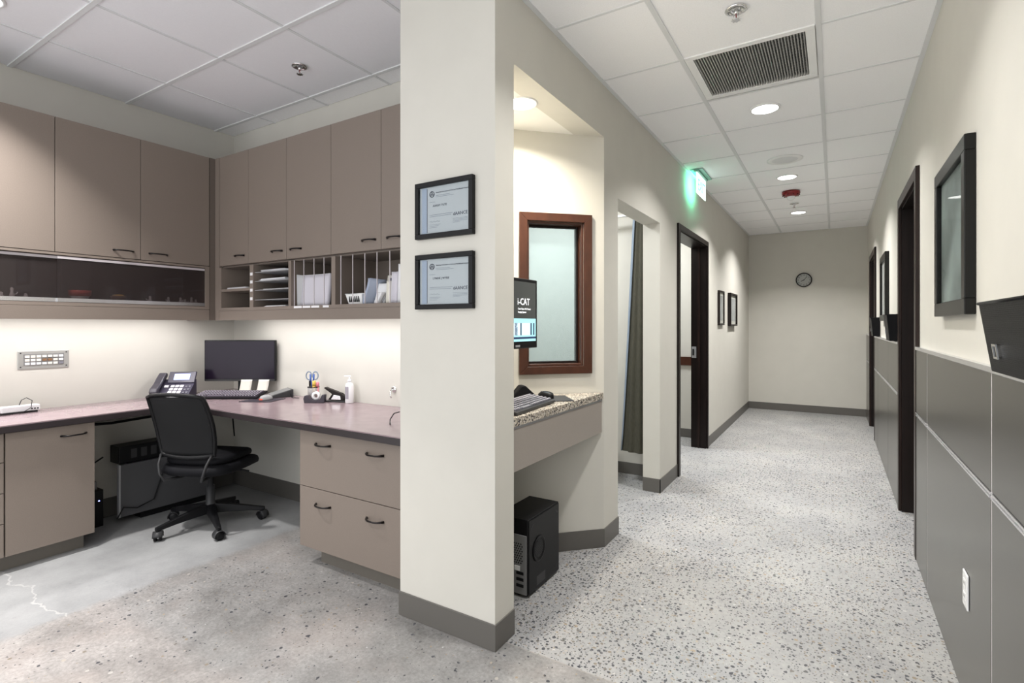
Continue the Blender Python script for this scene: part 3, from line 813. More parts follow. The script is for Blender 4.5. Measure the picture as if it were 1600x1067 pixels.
# ------------------------------------------------------------------ worktop and lower cabinets
XD, YD = -3.69, 1.80
t = thing('desk_worktop', 'L-shaped plum brown laminate worktop with dark edge', 'desk', (XD, YD, .75))
m = MB().prism([(XA+.001, -.58), (XD-.003, -.58), (XD-.003, YD+.003), (-1.683, YD+.003), (-1.683, YB-.001), (XA+.001, YB-.001)], ZD-.006, ZD)
m.build('top_surface', 'desk', t, world=True)
m = MB().prism([(XA+.001, -.58), (XD, -.58), (XD, YD), (-1.683, YD), (-1.683, YB-.001), (XA+.001, YB-.001)], .750, ZD-.0062)
m.build('dark_edge', 'desk_edge', t, world=True, bevel=.001)
XL = -3.72
t = thing('base_cabinet', 'single-door brown base cabinet under the left desk', 'cabinet', (XL, 1.13, 0))
B(XA+.002, XL-.021, .934, 1.328, .092, .749).build('body', 'laminate', t, world=True)
d = B(XL-.020, XL, .938, 1.328, .092, .744).build('door', 'laminate', t, world=True, bevel=.001)
bow_handle('handle', 'handle', d, (XL, 1.229, .688), (0, 1, 0), (1, 0, 0), L=.118, depth=.03)
B(XA+.02, XL-.075, .934, 1.30, 0, .0915).build('toe_kick', 'kick', t, world=True)
t = thing('drawer_cabinet', 'stack of four narrow brown drawers at the left picture edge', 'cabinet', (XL, .70, 0))
B(XA+.002, XL-.021, .47, .932, .092, .749).build('body', 'laminate', t, world=True)
for a, b_ in ((.594, .744), (.432, .590), (.270, .428), (.092, .266)):
    d = B(XL-.020, XL, .472, .931, a, b_).build('drawer', 'laminate', t, world=True, bevel=.001)
    bow_handle('handle', 'handle', d, (XL, .70, b_-.055), (0, 1, 0), (1, 0, 0), L=.118, depth=.03)
B(XA+.02, XL-.075, .47, .932, 0, .0915).build('toe_kick', 'kick', t, world=True)
YL = 1.84
t = thing('file_cabinet', 'wide two-drawer brown file cabinet beside the column', 'cabinet', (-2.1, YL, 0))
B(-2.516, -1.684, YL+.021, YB-.01, .104, .749).build('body', 'laminate', t, world=True)
for a, b_, zh in ((.436, .746, .677), (.104, .432, .353)):
    d = B(-2.516, -1.690, YL, YL+.020, a, b_).build('drawer', 'laminate', t, world=True, bevel=.001)
    for hx_ in (-2.32, -1.932):
        bow_handle('handle', 'handle', d, (hx_, YL, zh), (1, 0, 0), (0, -1, 0), L=.118, depth=.032)
B(-2.43, -1.684, YL+.075, YB-.01, 0, .1035).build('toe_kick', 'kick', t, world=True)

# ------------------------------------------------------------------ desk chair
t = thing('office_chair', 'black mesh-back office chair pushed under the desk corner', 'chair', (-3.50, 1.883, 0), R(24.5))
for k in range(5):
    a = R(-92-24.5+72*k); Mr = Matrix.Rotation(a, 4, 'Z')
    arm = MB()
    prof = [(.03, .115, .030, .030), (.12, .105, .024, .024), (.22, .090, .020, .017), (.30, .076, .016, .013), (.325, .074, .012, .010)]
    vs = []; fs = []
    for (x, z, w, h) in prof:
        vs += [(x, -w, z-h), (x, w, z-h), (x, w*.7, z+h), (x, -w*.7, z+h)]
    for i in range(len(prof)-1):
        for j in range(4): fs.append((i*4+j, i*4+(j+1) % 4, i*4+4+(j+1) % 4, i*4+4+j))
    fs += [(3, 2, 1, 0), tuple(range(len(vs)-4, len(vs)))]
    arm.add(vs, fs, False, Mr); la = arm.build('base_arm', 'black', t, bevel=.004)
    c = MB(); ca = Mr @ Vector((.31, 0, 0))
    Mc = Matrix.Translation(ca) @ Matrix.Rotation(a+R(60+k*40), 4, 'Z')
    for sgn in (-1, 1):
        c.lathe([(.008, 0), (.026, .002), (.028, .008), (.026, .016), (.010, .018)], 18, Mc @ Matrix.Translation((0, sgn*.014-.009+(.0 if sgn < 0 else 0), .0285)) @ Matrix.Rotation(-PI/2, 4, 'X'))
    c.lathe([(.009, .03), (.009, .07)], 10, Mc)
    c.build('caster', 'black', t)
    hood = MB()
    def fn(u, v, Mc=Mc):
        an = R(-20)+R(200)*u; rr = .0305
        return tuple(Mc @ Vector((-rr*math.cos(an), -.026+.052*v, .0285+rr*math.sin(an))))
    hood.grid(fn, 12, 2); hood.build('caster_hood', 'dark_grey', t, solid=.003)
MB().lathe([(.034, .085), (.034, .14), (.026, .15), (.026, .26), (.016, .262), (.016, .36)], 20).build('gas_lift', 'dark_grey', t)
m = MB().box(-.09, .09, -.11, .11, .345, .375); m.tube([(.09, .03, .36), (.20, .05, .355), (.24, .05, .35)], .006, 8); m.build('tilt_mechanism', 'black', t, bevel=.006)
def cushion(w, d, z0, z1, y_off=0., roll=.0, n=14, waterfall=.05):
    """rounded rectangular pad"""
    m = MB()
    def sup(a, p=3.6):
        c_, s_ = math.cos(a), math.sin(a)
        return (abs(c_)**(2/p)*(1 if c_ >= 0 else -1), abs(s_)**(2/p)*(1 if s_ >= 0 else -1))
    seg = 40; vs = []; fs = []
    prof = [(.90, z0), (.985, z0+(z1-z0)*.25), (1.0, z0+(z1-z0)*.55), (.97, z0+(z1-z0)*.85), (.90, z1-.002), (.6, z1+.004), (.2, z1+.002)]
    for s_, z in prof:
        for k in range(seg):
            x, y = sup(2*PI*k/seg); yy = y*d*s_
            drop = waterfall*max(0, (yy/d-.45))**2*2.2
            vs.append((x*w*s_, yy+y_off, z-drop))
    for i in range(len(prof)-1):
        for k in range(seg):
            k2 = (k+1) % seg; fs.append((i*seg+k, i*seg+k2, (i+1)*seg+k2, (i+1)*seg+k))
    m.add(vs, fs, True); o = len(m.v)-len(vs)
    m.f.append(tuple(o+k for k in range(seg-1, -1, -1))); m.sm.append(False)
    m.f.append(tuple(o+(len(prof)-1)*seg+k for k in range(seg))); m.sm.append(True)
    return m
cushion(.245, .24, .375, .440, .015, waterfall=.07).build('seat', 'black_soft', t)
cushion(.215, .20, .438, .490, .005, waterfall=.03).build('seat_pad', 'black_soft', t)
# back: tubular frame with a bowed mesh panel
def bx_(z):      # half width at height z
    k = (z-.512)/(.905-.512)
    return .172+.018*math.sin(PI*min(1, max(0, k*.85+.10)))+.004*k
def by_(z, x):
    k = (z-.512)/(.905-.512)
    return -.225-.045*k-.075*k*k + .05*(x/.24)**2
fr = []
zs = [.512+.368*k/10 for k in range(11)]
fr += [(-bx_(z), by_(z, bx_(z)), z) for z in zs]
for k in range(1, 8):
    u = k/8; x = -bx_(.88)+2*bx_(.88)*u; fr.append((x, by_(.895, x)-.004, .88+.022*math.sin(PI*u)**.5))
fr += [(bx_(z), by_(z, bx_(z)), z) for z in reversed(zs)]
for k in range(1, 8):
    u = k/8; x = bx_(.512)-2*bx_(.512)*u; fr.append((x, by_(.512, x)-.004, .512-.012*math.sin(PI*u)))
MB().tube(fr, .0125, 10, closed=True).build('back_frame', 'black', t)
def mesh_back(u, v):
    z = .512+(.887-.512)*v; x = (u*2-1)*bx_(min(z, .88))*.985
    return (x, by_(z, x)-.012*math.sin(PI*u)*math.sin(PI*v), z)
MB().grid(mesh_back, 20, 16).build('mesh_panel', 'mesh_fabric', t, solid=.003)
def lumbar(u, v):
    z = .53+.085*v; x = (u*2-1)*bx_(z)*.95
    return (x, by_(z, x)+.018, z)
MB().grid(lumbar, 14, 4).build('lumbar_pad', 'black_soft', t, solid=.012)
for s in (-1, 1):
    MB().tube([(s*.172, -.215, .515), (s*.160, -.248, .46), (s*.145, -.258, .40), (s*.125, -.245, .362), (s*.085, -.10, .352)], [.007, .008, .008, .009, .009], 8).build('back_support', 'dark_grey', t)

# ------------------------------------------------------------------ electronics on the desk
# monitor in the corner
t = thing('computer_monitor', 'dark switched-off computer monitor in the desk corner', 'monitor', (-3.855, 2.30, ZD), R(31.7+1))
hw = .268; z0, z1 = .100, .412
B(-hw, hw, -.012, .018, z0, z1).build('housing', 'black', t, bevel=.004)
B(-hw+.008, hw-.008, -.0135, -.012, z0+.018, z1-.008).build('screen', 'screen_off', t)
B(-hw+.004, hw-.004, -.0145, -.0121, z0+.002, z0+.014).build('lower_bezel', 'dark_grey', t)
B(-.03, .03, .018, .042, .02, .30).build('stand_neck', 'black', t, bevel=.004)
m = MB().prism([(-.11, -.075), (.11, -.075), (.12, .02), (.09, .085), (-.09, .085), (-.12, .02)], 0.0005, .012); m.build('stand_foot', 'black', t, bevel=.004)
for x, w, lab in ((.055, .085, 'pale sticky note under the monitor, nearer its neck'), (.185, .080, 'pale sticky note at the monitor right lower corner')):
    n = thing('sticky_note', lab, 'sticky note', tuple(Matrix.LocRotScale(t.location, t.rotation_euler, None) @ Vector((x, -.017, z0-.078))), R(32.7), group='sticky notes under the monitor')
    MB().grid(lambda u, v, w=w: ((u-.5)*w+(-.012*(1-v)), -.012*(1-v)**2, .09*v), 4, 6).build('note', 'paper_cream', n, solid=.001)
# keyboard
def keyboard(name, label, loc, rotz, w, d, mt_body, mt_keys, pitch=.0):
    t = thing(name, label, 'keyboard', loc, rotz)
    Mk = Matrix.Rotation(R(5+pitch), 4, 'X')
    B(-w/2, w/2, -d/2, d/2, 0, .014)
    m = MB().box(-w/2, w/2, 0, d, .001, .016, M=Mk); m.build('body', mt_body, t, bevel=.003)
    k = MB(); nx_, ny_ = 21, 6
    for j in range(ny_):
        for i in range(nx_):
            if j == 0 and 4 <= i <= 8: continue
            x = -w/2+.012+(w-.024)*i/nx_; y = .016+(d-.030)*j/ny_
            k.box(x, x+(w-.024)/nx_*.72, y, y+(d-.03)/ny_*.62, .016, .025, M=Mk)
    x = -w/2+.012+(w-.024)*4/nx_; k.box(x, x+(w-.024)/nx_*4.84, .016, .016+(d-.03)/ny_*.82, .016, .022, M=Mk)
    k.build('keys', mt_keys, t, kind='stuff')
    f_ = MB()
    lg = MB()
    for j in range(ny_):
        for i in range(nx_):
            if j == 0 and 3 <= i <= 9: continue
            x = -w/2+.012+(w-.024)*i/nx_+.004; y = .016+(d-.030)*j/ny_+.004
            lg.box(x, x+.006, y, y+.008, .0251, .0256, M=Mk)
    lg.build('key_legends', 'paper_lilac', t, kind='stuff')
    hz = d*.9*math.sin(R(5+pitch))
    for s in (-1, 1): f_.box(s*w*.42-.01, s*w*.42+.01, d*.87, d*.91, 0.0005, hz)
    f_.build('feet', mt_body, t)
    return t
keyboard('computer_keyboard', 'dark computer keyboard below the switched-off monitor', (-3.675, 2.075, ZD), R(31), .46, .165, 'key_body', 'key_dark', 5)
# mouse pad, mouse, card reader
t = tag(MB().prism([(-.12, -.10), (.10, -.11), (.125, .07), (-.10, .09)], .0005, .004).build('mouse_pad', 'purple', None), 'thin dark mouse pad on the plum desk', 'mouse pad')
t.location = (-3.41, 2.20, ZD); t.rotation_euler[2] = R(30)
def mouse(label, loc, rotz, mt, mt2):
    t = thing('computer_mouse', label, 'mouse', loc, rotz)
    vs = []; fs = []; seg = 20
    prof = [(1.0, .001), (1.02, .008), (.98, .018), (.80, .028), (.50, .034), (.1, .036)]
    for s_, z in prof:
        for k in range(seg):
            a = 2*PI*k/seg; vs.append((.031*s_*math.cos(a), .055*s_*math.sin(a)-(.006 if z > .02 else 0), z))
    for i in range(len(prof)-1):
        for k in range(seg): fs.append((i*seg+k, i*seg+(k+1) % seg, (i+1)*seg+(k+1) % seg, (i+1)*seg+k))
    m = MB().add(vs, fs, True); m.f.append(tuple(range(seg-1, -1, -1))); m.sm.append(False)
    m.f.append(tuple((len(prof)-1)*seg+k for k in range(seg))); m.sm.append(True)
    m.build('shell', mt, t); MB().box(-.003, .003, .022, .040, .026, .0315).build('scroll_wheel', mt2, t, bevel=.001)
    return t
m_ = mouse('grey optical mouse with a red tail light on the mouse pad', (-3.38, 2.20, ZD+.004), R(20), 'mid_grey', 'black')
B(-.012, .012, -.058, -.053, .006, .014).build('tail_light', 'orange_led', m_)
t = thing('card_terminal', 'sloping grey card terminal behind the mouse pad', 'card reader', (-3.475, 2.39, ZD), R(-20))
m = MB().add([(-.075, -.10, .001), (.075, -.10, .001), (.075, .06, .001), (-.075, .06, .001), (-.075, -.10, .014), (.075, -.10, .014), (.075, .06, .055), (-.075, .06, .055)],
         [(3, 2, 1, 0), (4, 5, 6, 7), (0, 1, 5, 4), (1, 2, 6, 5), (2, 3, 7, 6), (3, 0, 4, 7)]); m.build('body', 'dark_grey', t, bevel=.003)
MB().add([(-.062, -.088, .0185), (.062, -.088, .0185), (.062, .05, .0540), (-.062, .05, .0540)], [(0, 1, 2, 3)]).build('face_plate', 'grey', t, solid=.002)
MB().tube([(.075, .04, .02), (.13, .03, .006), (.17, .04, .005), (.21, .06, .005)], .0025, 6).build('cable', 'black', t)
# desk phone
t = thing('desk_phone', 'dark desk telephone with lit blue display', 'phone', (-4.06, 1.925, ZD), R(42))
a = R(52)
Mf = Matrix.Translation((0, -.035, .022)) @ Matrix.Rotation(a, 4, 'X')
MB().add([(-.125, -.09, .001), (.125, -.09, .001), (.125, .07, .001), (-.125, .07, .001), (-.125, -.09, .022), (.125, -.09, .022), (.125, .065, .13), (-.125, .065, .13)],
         [(3, 2, 1, 0), (4, 5, 6, 7), (0, 1, 5, 4), (1, 2, 6, 5), (2, 3, 7, 6), (3, 0, 4, 7)]).build('base', 'phone_body', t, bevel=.004)
B(-.128, .128, -.098, -.088, .001, .020).build('front_lip', 'white_gloss', t, bevel=.003)
ang = math.atan2(.108, .155); Mf = Matrix.Translation((0, -.09, .022)) @ Matrix.Rotation(ang, 4, 'X')
Ms = Matrix.Translation((.035, .035, .105)) @ Matrix.Rotation(R(58), 4, 'X')
d = MB().box(-.09, .09, -.005, .085, 0, .014, M=Ms); d = d.build('display_head', 'phone_body', t, bevel=.003)
MB().box(-.052, .052, .018, .066, .0141, .0155, M=Ms).build('screen', 'phone_screen', d)
k = MB()
for i in range(3):
    for j in range(3): k.box(-.018+i*.030, .005+i*.030, .030+j*.032, .052+j*.032, .0005, .0055, M=Mf)
k.box(-.060, -.034, .095, .115, .0005, .0055, M=Mf); k.build('keypad', 'key_white', t, kind='stuff')
k = MB()
for i in range(2):
    for j in range(3): k.box(.078+i*.022, .090+i*.022, .034+j*.032, .044+j*.032, .0005, .004, M=Mf)
k.build('side_keys', 'key_grey', t, kind='stuff')
Mh = Matrix.Translation((-.097, -.085, .030)) @ Matrix.Rotation(ang, 4, 'X')
MB().prism([(0, .0), (.0, .030), (.03, .040), (.09, .034), (.15, .040), (.205, .040), (.215, .022), (.20, .004), (.165, .004), (.15, .012), (.06, .012), (.045, .0)], -.026, .026,
           M=Mh @ Matrix(((0, 0, 1, 0), (1, 0, 0, 0), (0, 1, 0, 0), (0, 0, 0, 1)))).build('handset', 'handset', t, bevel=.008)
# phone cable to the keyboard side
o = MB().tube([(-3.98, 2.09, ZD+.004), (-3.93, 2.17, ZD+.02), (-3.86, 2.20, ZD+.035), (-3.80, 2.22, ZD+.02), (-3.77, 2.26, ZD+.004)], .0025, 6).build('desk_cable', 'black', None)
tag(o, 'thin black cable looping between phone and monitor', 'cable')
# wall intercom
t = thing('intercom_panel', 'brushed metal intercom panel with three rows of buttons on the left wall', 'intercom', (XA, 1.25, 1.10))
B(0, .006, -.126, .126, -.057, .057).build('plate', 'intercom', t, bevel=.003)
B(.006, .0075, -.098, .100, -.032, .036).build('button_field', 'grey', t)
for j in range(3):
    for i in range(7):
        mt_ = 'white_gloss' if (i == 6 and j < 2) or (j == 2 and i < 4) else ('brown' if (i, j) in ((3, 1), (4, 1)) else 'key_grey' if (i, j) == (6, 2) else 'paper_cream')
        y = -.092+i*.0275; z = .014-j*.022
        B(.0075, .0125, y, y+.021, z, z+.014).build('button', mt_, t)
for y in (-.112, .112):
    for z in (-.043, .043): MB().cyl((.006, y, z), .004, .002, 10, axis='x').build('screw', 'dark_grey', t)
# white power block with cable at the left
t = thing('power_block', 'white power block with a black cable on the left desk', 'power strip', (-4.16, 1.11, ZD), R(3))
B(-.03, .03, -.09, .09, .008, .045).build('case', 'white_gloss', t, bevel=.006)
B(-.034, .034, -.085, .075, .0005, .0078).build('foot', 'black', t)
for k in range(3): B(.0301, .0312, .045+k*.014, .053+k*.014, .018, .026).build('socket', 'dark_grey', t)
MB().tube([(.0, .0, .047), (.0, .01, .075), (.01, .03, .088), (.03, .05, .07), (.045, .04, .03), (.05, .0, .006), (.06, -.12, .004), (.07, -.3, .004)], .0022, 6).build('cable', 'black', t)
MB().tube([(.0, -.09, .03), (.0, -.14, .045), (-.01, -.2, .05), (-.02, -.3, .04)], .0025, 6).build('cord', 'white', t)

# pen cup, scissors, pens
cx, cy = -3.095, 2.372
t = thing('pen_cup', 'clear pen cup with black rim on the desk', 'cup', (cx, cy, ZD))
MB().lathe([(.036, .0005), (.040, .095), (.038, .095), (.034, .004)], 24).build('cup', 'acrylic', t)
MB().lathe([(.0405, .092), (.0412, .097), (.038, .097)], 24, cap=False).build('rim', 'black', t)
t = thing('scissors', 'blue-handled scissors standing in the pen cup', 'scissors', (cx-.015, cy, ZD+.008), R(40))
m = MB().add([(-.006, 0, 0), (.006, 0, 0), (.010, 0, .11), (-.010, 0, .11), (-.006, .003, 0), (.006, .003, 0), (.010, .003, .11), (-.010, .003, .11)], [(3, 2, 1, 0), (4, 5, 6, 7), (0, 1, 5, 4), (1, 2, 6, 5), (2, 3, 7, 6), (3, 0, 4, 7)]); m.build('blades', 'chrome', t)
for s in (-1, 1):
    lp = [(s*(.022+.018*math.cos(a_)), .0015, .165+.028*math.sin(a_)) for a_ in [2*PI*k/16 for k in range(16)]]
    MB().tube(lp, .0045, 8, closed=True).build('finger_loop', 'fabric_blue', t)
    MB().tube([(s*.004, .0015, .10), (s*.010, .0015, .14), (s*.012, .0015, .175)], .006, 8).build('shank', 'blue', t)
for dx, dy, mt_, h, lab, r_ in ((-.012, -.018, 'black', .135, 'black pen in the pen cup', .005), (.002, -.014, 'blue', .125, 'blue pen in the pen cup', .0055), (.015, -.012, 'yellow', .135, 'yellow marker in the pen cup', .011), (.024, .008, 'pink', .125, 'pink marker in the pen cup', .010)):
    p = thing('pen', lab, 'pen', (cx+dx, cy+dy, ZD+.006), group='pens in the cup')
    Mt = Matrix.Rotation(.06*(dx*60), 4, 'Y')
    MB().lathe([(r_*.5, 0), (r_, .01), (r_, h*.72)], 12, Mt).build('barrel', mt_, p)
    MB().lathe([(r_*1.1, h*.725), (r_*1.1, h*.96), (r_*.6, h)], 12, Mt).build('cap', mt_, p)
t = thing('tape_dispenser', 'dark desk tape dispenser with a white roll beside the pen cup', 'tape dispenser', (-3.02, 2.30, ZD), R(32))
Mz = Matrix(((1, 0, 0, 0), (0, 0, 1, 0), (0, 1, 0, 0), (0, 0, 0, 1)))
MB().prism([(-.045, .0005), (.09, .0005), (.095, .055), (.075, .055), (.06, .026), (.03, .018), (0, .026), (-.02, .05), (-.042, .05), (-.05, .03)], -.02, .02, M=Mz).build('base', 'purple', t, bevel=.003)
MB().lathe([(.014, 0), (.028, 0), (.028, .018), (.014, .018)], 22, Matrix.Translation((.03, .009, .048)) @ Matrix.Rotation(PI/2, 4, 'X'), cap=False).build('tape_roll', 'white', t)
t = thing('stapler', 'open dark stapler lying against the tape dispenser', 'stapler', (-2.905, 2.405, ZD), R(18))
MB().prism([(-.085, .0005), (.075, .0005), (.085, .010), (.07, .014), (-.08, .010)], -.018, .018, M=Mz).build('base', 'dark_grey', t, bevel=.002)
MB().prism([(-.05, .016), (.072, .014), (.08, .040), (.05, .062), (-.075, .102), (-.082, .094), (-.02, .055)], -.016, .016, M=Mz).build('arm', 'espresso', t, bevel=.004)
MB().prism([(-.03, .018), (.05, .018), (.045, .045), (-.005, .052)], -.019, .019, M=Mz).build('spring_housing', 'chrome', t, bevel=.003)
# lotion bottle
t = thing('pump_bottle', 'white pump lotion bottle standing against the wall', 'bottle', (-2.79, 2.425, ZD))
MB().lathe([(.026, .0005), (.0285, .004), (.0285, .118), (.024, .132), (.012, .138), (.012, .142)], 24).build('bottle', 'white_gloss', t)
MB().lathe([(.013, .1425), (.013, .158), (.005, .160), (.005, .176)], 16).build('collar', 'paper', t)
MB().box(-.036, .010, -.007, .007, .1765, .186, M=Matrix.Rotation(R(32), 4, 'Z')).build('pump_head', 'white', t, bevel=.003)
m = MB()
for k in range(9):
    a0 = R(-135+k*9)
    m.add([(.0289*math.cos(a0), .0289*math.sin(a0), .03), (.0289*math.cos(a0+R(9)), .0289*math.sin(a0+R(9)), .03), (.0289*math.cos(a0+R(9)), .0289*math.sin(a0+R(9)), .112), (.0289*math.cos(a0), .0289*math.sin(a0), .112)], [(0, 1, 2, 3)])
m.build('label', 'paper_grey', t, solid=.0004)
o = MB().tube([(-1.99, 2.00, ZD+.004), (-2.03, 2.04, ZD+.004), (-2.06, 2.07, ZD+.012), (-2.045, 2.085, ZD+.045), (-2.01, 2.09, ZD+.055)], .003, 8).build('desk_cable', 'black', None)
tag(o, 'short black cable end curling beside the column', 'cable')
t = thing('wall_hook', 'small chrome hook on the nook wall beside the column', 'hook', (-2.43, YB, .90))
MB().lathe([(.022, 0), (.022, .005), (.012, .008)], 18, Matrix.Rotation(PI/2, 4, 'X')).build('rose', 'chrome', t)
MB().tube([(0, -.008, 0), (0, -.03, -.004), (.01, -.045, -.03), (.02, -.045, -.05)], .005, 8).build('hook_arm', 'chrome', t)

# ------------------------------------------------------------------ under the desk
t = thing('cable_cover', 'grey upright cable cover panel standing under the left desk', 'panel', (-4.0, 1.75, 0))
B(-.028, 0, -.178, .40, .048, .392).build('front_panel', 'cover_face', t, bevel=.003)
B(-.030, -.001, -.190, -.1785, .046, .394).build('edge_strip', 'mid_grey', t, bevel=.002)
B(-.24, -.0285, -.10, .40, .372, .392).build('top_board', 'dark_grey', t)
B(-.20, -.03, -.05, .38, .0005, .0475).build('plinth', 'black', t)
t = thing('black_power_unit', 'black battery unit on top of the grey cable cover', 'power unit', (-4.08, 1.76, .3925))
B(-.08, .055, -.19, .15, 0, .115).build('case', 'black', t, bevel=.005)
for k in range(4): B(.0551, .056, -.12+k*.06, -.085+k*.06, .03, .09).build('louvre', 'dark_grey', t)
t = thing('power_strip', 'dark power strip with plugs and a blue light under the desk', 'power strip', (-4.14, 1.46, 0))
B(-.06, .06, -.10, .045, .0005, .24).build('box', 'black', t, bevel=.004)
for k in range(3): B(-.02, .03, -.03, .02, .2405+.0*k, .29).build('plug', 'grey', t) if k == 0 else MB().box(-.055+.04*k, -.025+.04*k, -.08, -.045, .2405, .272).build('plug', 'grey', t)
MB().cyl((.0602, .02, .17), .004, .002, 8, axis='x').build('led', 'blue_led', t)
for pts, r_, lab in (([(XA+.03, 1.36, .66), (XA+.035, 1.6, .645), (XA+.03, 1.9, .655), (XA+.04, 2.3, .65)], .009, 'thick black cable strung along the wall under the desk'),
                     ([(XA+.03, 1.36, .54), (XA+.03, 1.44, .54), (XA+.04, 1.50, .555)], .005, 'short black cable stub under the left desk'),
                     ([(XA+.03, 1.37, .30), (XA+.05, 1.43, .36), (XA+.10, 1.50, .42), (XA+.12, 1.52, .44)], .005, 'black cable rising to the battery unit'),
                     ([(XA+.02, 1.36, .12), (XA+.02, 1.42, .26), (XA+.02, 1.50, .36)], .007, 'black cable behind the power strip'),
                     ([(-3.985, 1.545, .05), (-3.985, 1.58, .115), (-3.985, 1.66, .09), (-3.985, 1.76, .12), (-3.985, 1.82, .30), (-3.985, 1.86, .38)], .004, 'thin black cable drooping across the grey cable cover'),
                     ([(-3.99, 2.30, .745), (-3.98, 2.31, .60), (-3.99, 2.33, .45)], .005, 'black cable hanging from the desk corner')):
    o = MB().tube(pts, r_, 8).build('loose_cable', 'black', None); tag(o, lab, 'cable', 'cables under the desk')

# ------------------------------------------------------------------ certificates on the column
def certificate(label, z0, z1, name_line, tilt):
    t = thing('framed_certificate', label, 'certificate', (-1.419, 1.755, (z0+z1)/2), group='certificates on the column')
    hw, hh = .157, (z1-z0)/2; fw = .021
    for nm, a in (('frame_rail', (-hw, hw, hh-fw, hh)), ('frame_rail', (-hw, hw, -hh, -hh+fw)), ('frame_stile', (-hw, -hw+fw, -hh+fw, hh-fw)), ('frame_stile', (hw-fw, hw, -hh+fw, hh-fw))):
        B(a[0], a[1], -.022, -.0005, a[2], a[3]).build(nm, 'black', t, bevel=.002)
    p = B(-hw+fw, hw-fw, -.010, -.004, -hh+fw, hh-fw).build('sheet', 'cert', t)
    iw, ih = hw-fw, hh-fw; yy = -.0104
    B(-iw+.012, -iw+.040, yy-.0002, -.010, -ih+.002, ih-.002).build('border_band', 'cert_band', p)
    B(-iw+.0405, -iw+.0425, yy-.0003, -.010, -ih+.006, ih-.006).build('border_rule', 'ink', p)
    M0 = lambda x, z: basis((x, yy, z), (1, 0, 0), (0, 0, 1))
    x0 = -iw+.056
    lettering('American Association of Oral and Maxillofacial Surgeons', .0078, 'ink', p, M0(x0+.035, ih-.030))
    for dz, w in ((.040, .075), (.046, .095)):
        B(x0+.036, x0+.036+w, yy-.0002, -.010, ih-dz-.0016, ih-dz).build('print_line', 'ink_soft', p)
    ring = MB().tube([(x0+.013+.0125*math.cos(a), yy, ih-.033+.0125*math.sin(a)) for a in [2*PI*k/20 for k in range(20)]], .0014, 6, closed=True)
    for k in range(3):
        an = R(90+120*k); c = (x0+.013+.006*math.cos(an), yy, ih-.033+.006*math.sin(an))
        ring.tube([(c[0]+.0042*math.cos(a), yy, c[2]+.0042*math.sin(a)) for a in [2*PI*j/10 for j in range(10)]], .0011, 5, closed=True)
    ring.build('emblem', 'ink', p)
    lettering(name_line, .0125, 'ink', p, M0(x0+.018, ih-.088))
    B(x0, x0+.03, yy-.0002, -.010, ih-.068, ih-.0665).build('print_line', 'ink_soft', p)
    for dz, w in ((.122, .125), (.129, .118)):
        B(x0, x0+w, yy-.0002, -.010, ih-dz-.0018, ih-dz).build('print_line', 'ink_soft', p)
    lettering('dAANCE', .0200, 'ink', p, M0(iw-.088, ih-.136))
    for k in range(4):
        B(iw-.088, iw-.012-(.04 if k == 3 else 0), yy-.0002, -.010, ih-.150-k*.0055, ih-.1487-k*.0055).build('print_line', 'ink_soft', p)
    MB().tube([(x0+.002+.006*k, yy, ih-.152+.003*math.sin(k*2.1)) for k in range(10)], .0007, 5).build('signature', 'ink_soft', p)
    for k in range(3): B(x0, x0+.06-.01*k, yy-.0002, -.010, ih-.166-k*.006, ih-.1648-k*.006).build('print_line', 'ink_soft', p)
    B(-iw, iw, -.0135, -.0125, -ih, ih).build('glazing', 'glass_pic', t)
certificate('upper black-framed certificate on the white column', 1.692, 1.937, 'ASHLEY TUTE', 0)
certificate('lower black-framed certificate on the white column', 1.385, 1.623, 'LYNDIE J WYRIE', 0)

# ------------------------------------------------------------------ alcove fittings
t = thing('alcove_counter', 'speckled granite counter with beige apron in the alcove', 'counter', (XH-.2, 2.4, .68))
MB().prism([(XH+.004, 1.902), (XH+.004, 2.905), (XH-.012, 2.908), (-1.598, 2.487), (-1.598, 1.902)], .880, .918).build('granite_top', 'granite', t, world=True, bevel=.002)
B(XH-.020, XH-.004, 1.903, 2.900, .684, .869).build('apron', 'laminate_apron' if 'laminate_apron' in MATS else 'laminate', t, world=True, bevel=.001)
B(XH-.016, XH-.002, 1.903, 2.902, .869, .8795).build('metal_edge', 'mid_grey', t, world=True)
t = keyboard('computer_keyboard', 'black keyboard on the speckled granite counter', (-1.40, 2.19, .918), R(90+5), .44, .16, 'dark_grey', 'key_grey', 2)
t.location = (-1.20, 2.17, .918)
o = MB().prism([(-.10, -.11), (.10, -.11), (.10, .10), (-.10, .10)], .0005, .004).build('mouse_pad', 'dark_grey', None); o.location = (-1.305, 2.512, .918); o.rotation_euler[2] = R(40)
tag(o, 'grey mouse pad at the end of the granite counter', 'mouse pad')
mouse('black mouse on the granite counter pad', (-1.335, 2.51, .922), R(70), 'black', 'dark_grey')
t = thing('mouse_pad_rest', 'black pointed wrist rest propped behind the counter keyboard', 'wrist rest', (-1.445, 2.44, .918), R(50))
m = MB().prism([(-.11, .0005), (.095, .0005), (.075, .015), (.012, .072), (-.012, .072), (-.06, .018)], -.03, .03, M=Mz); m.build('rest', 'black_soft', t, bevel=.006)
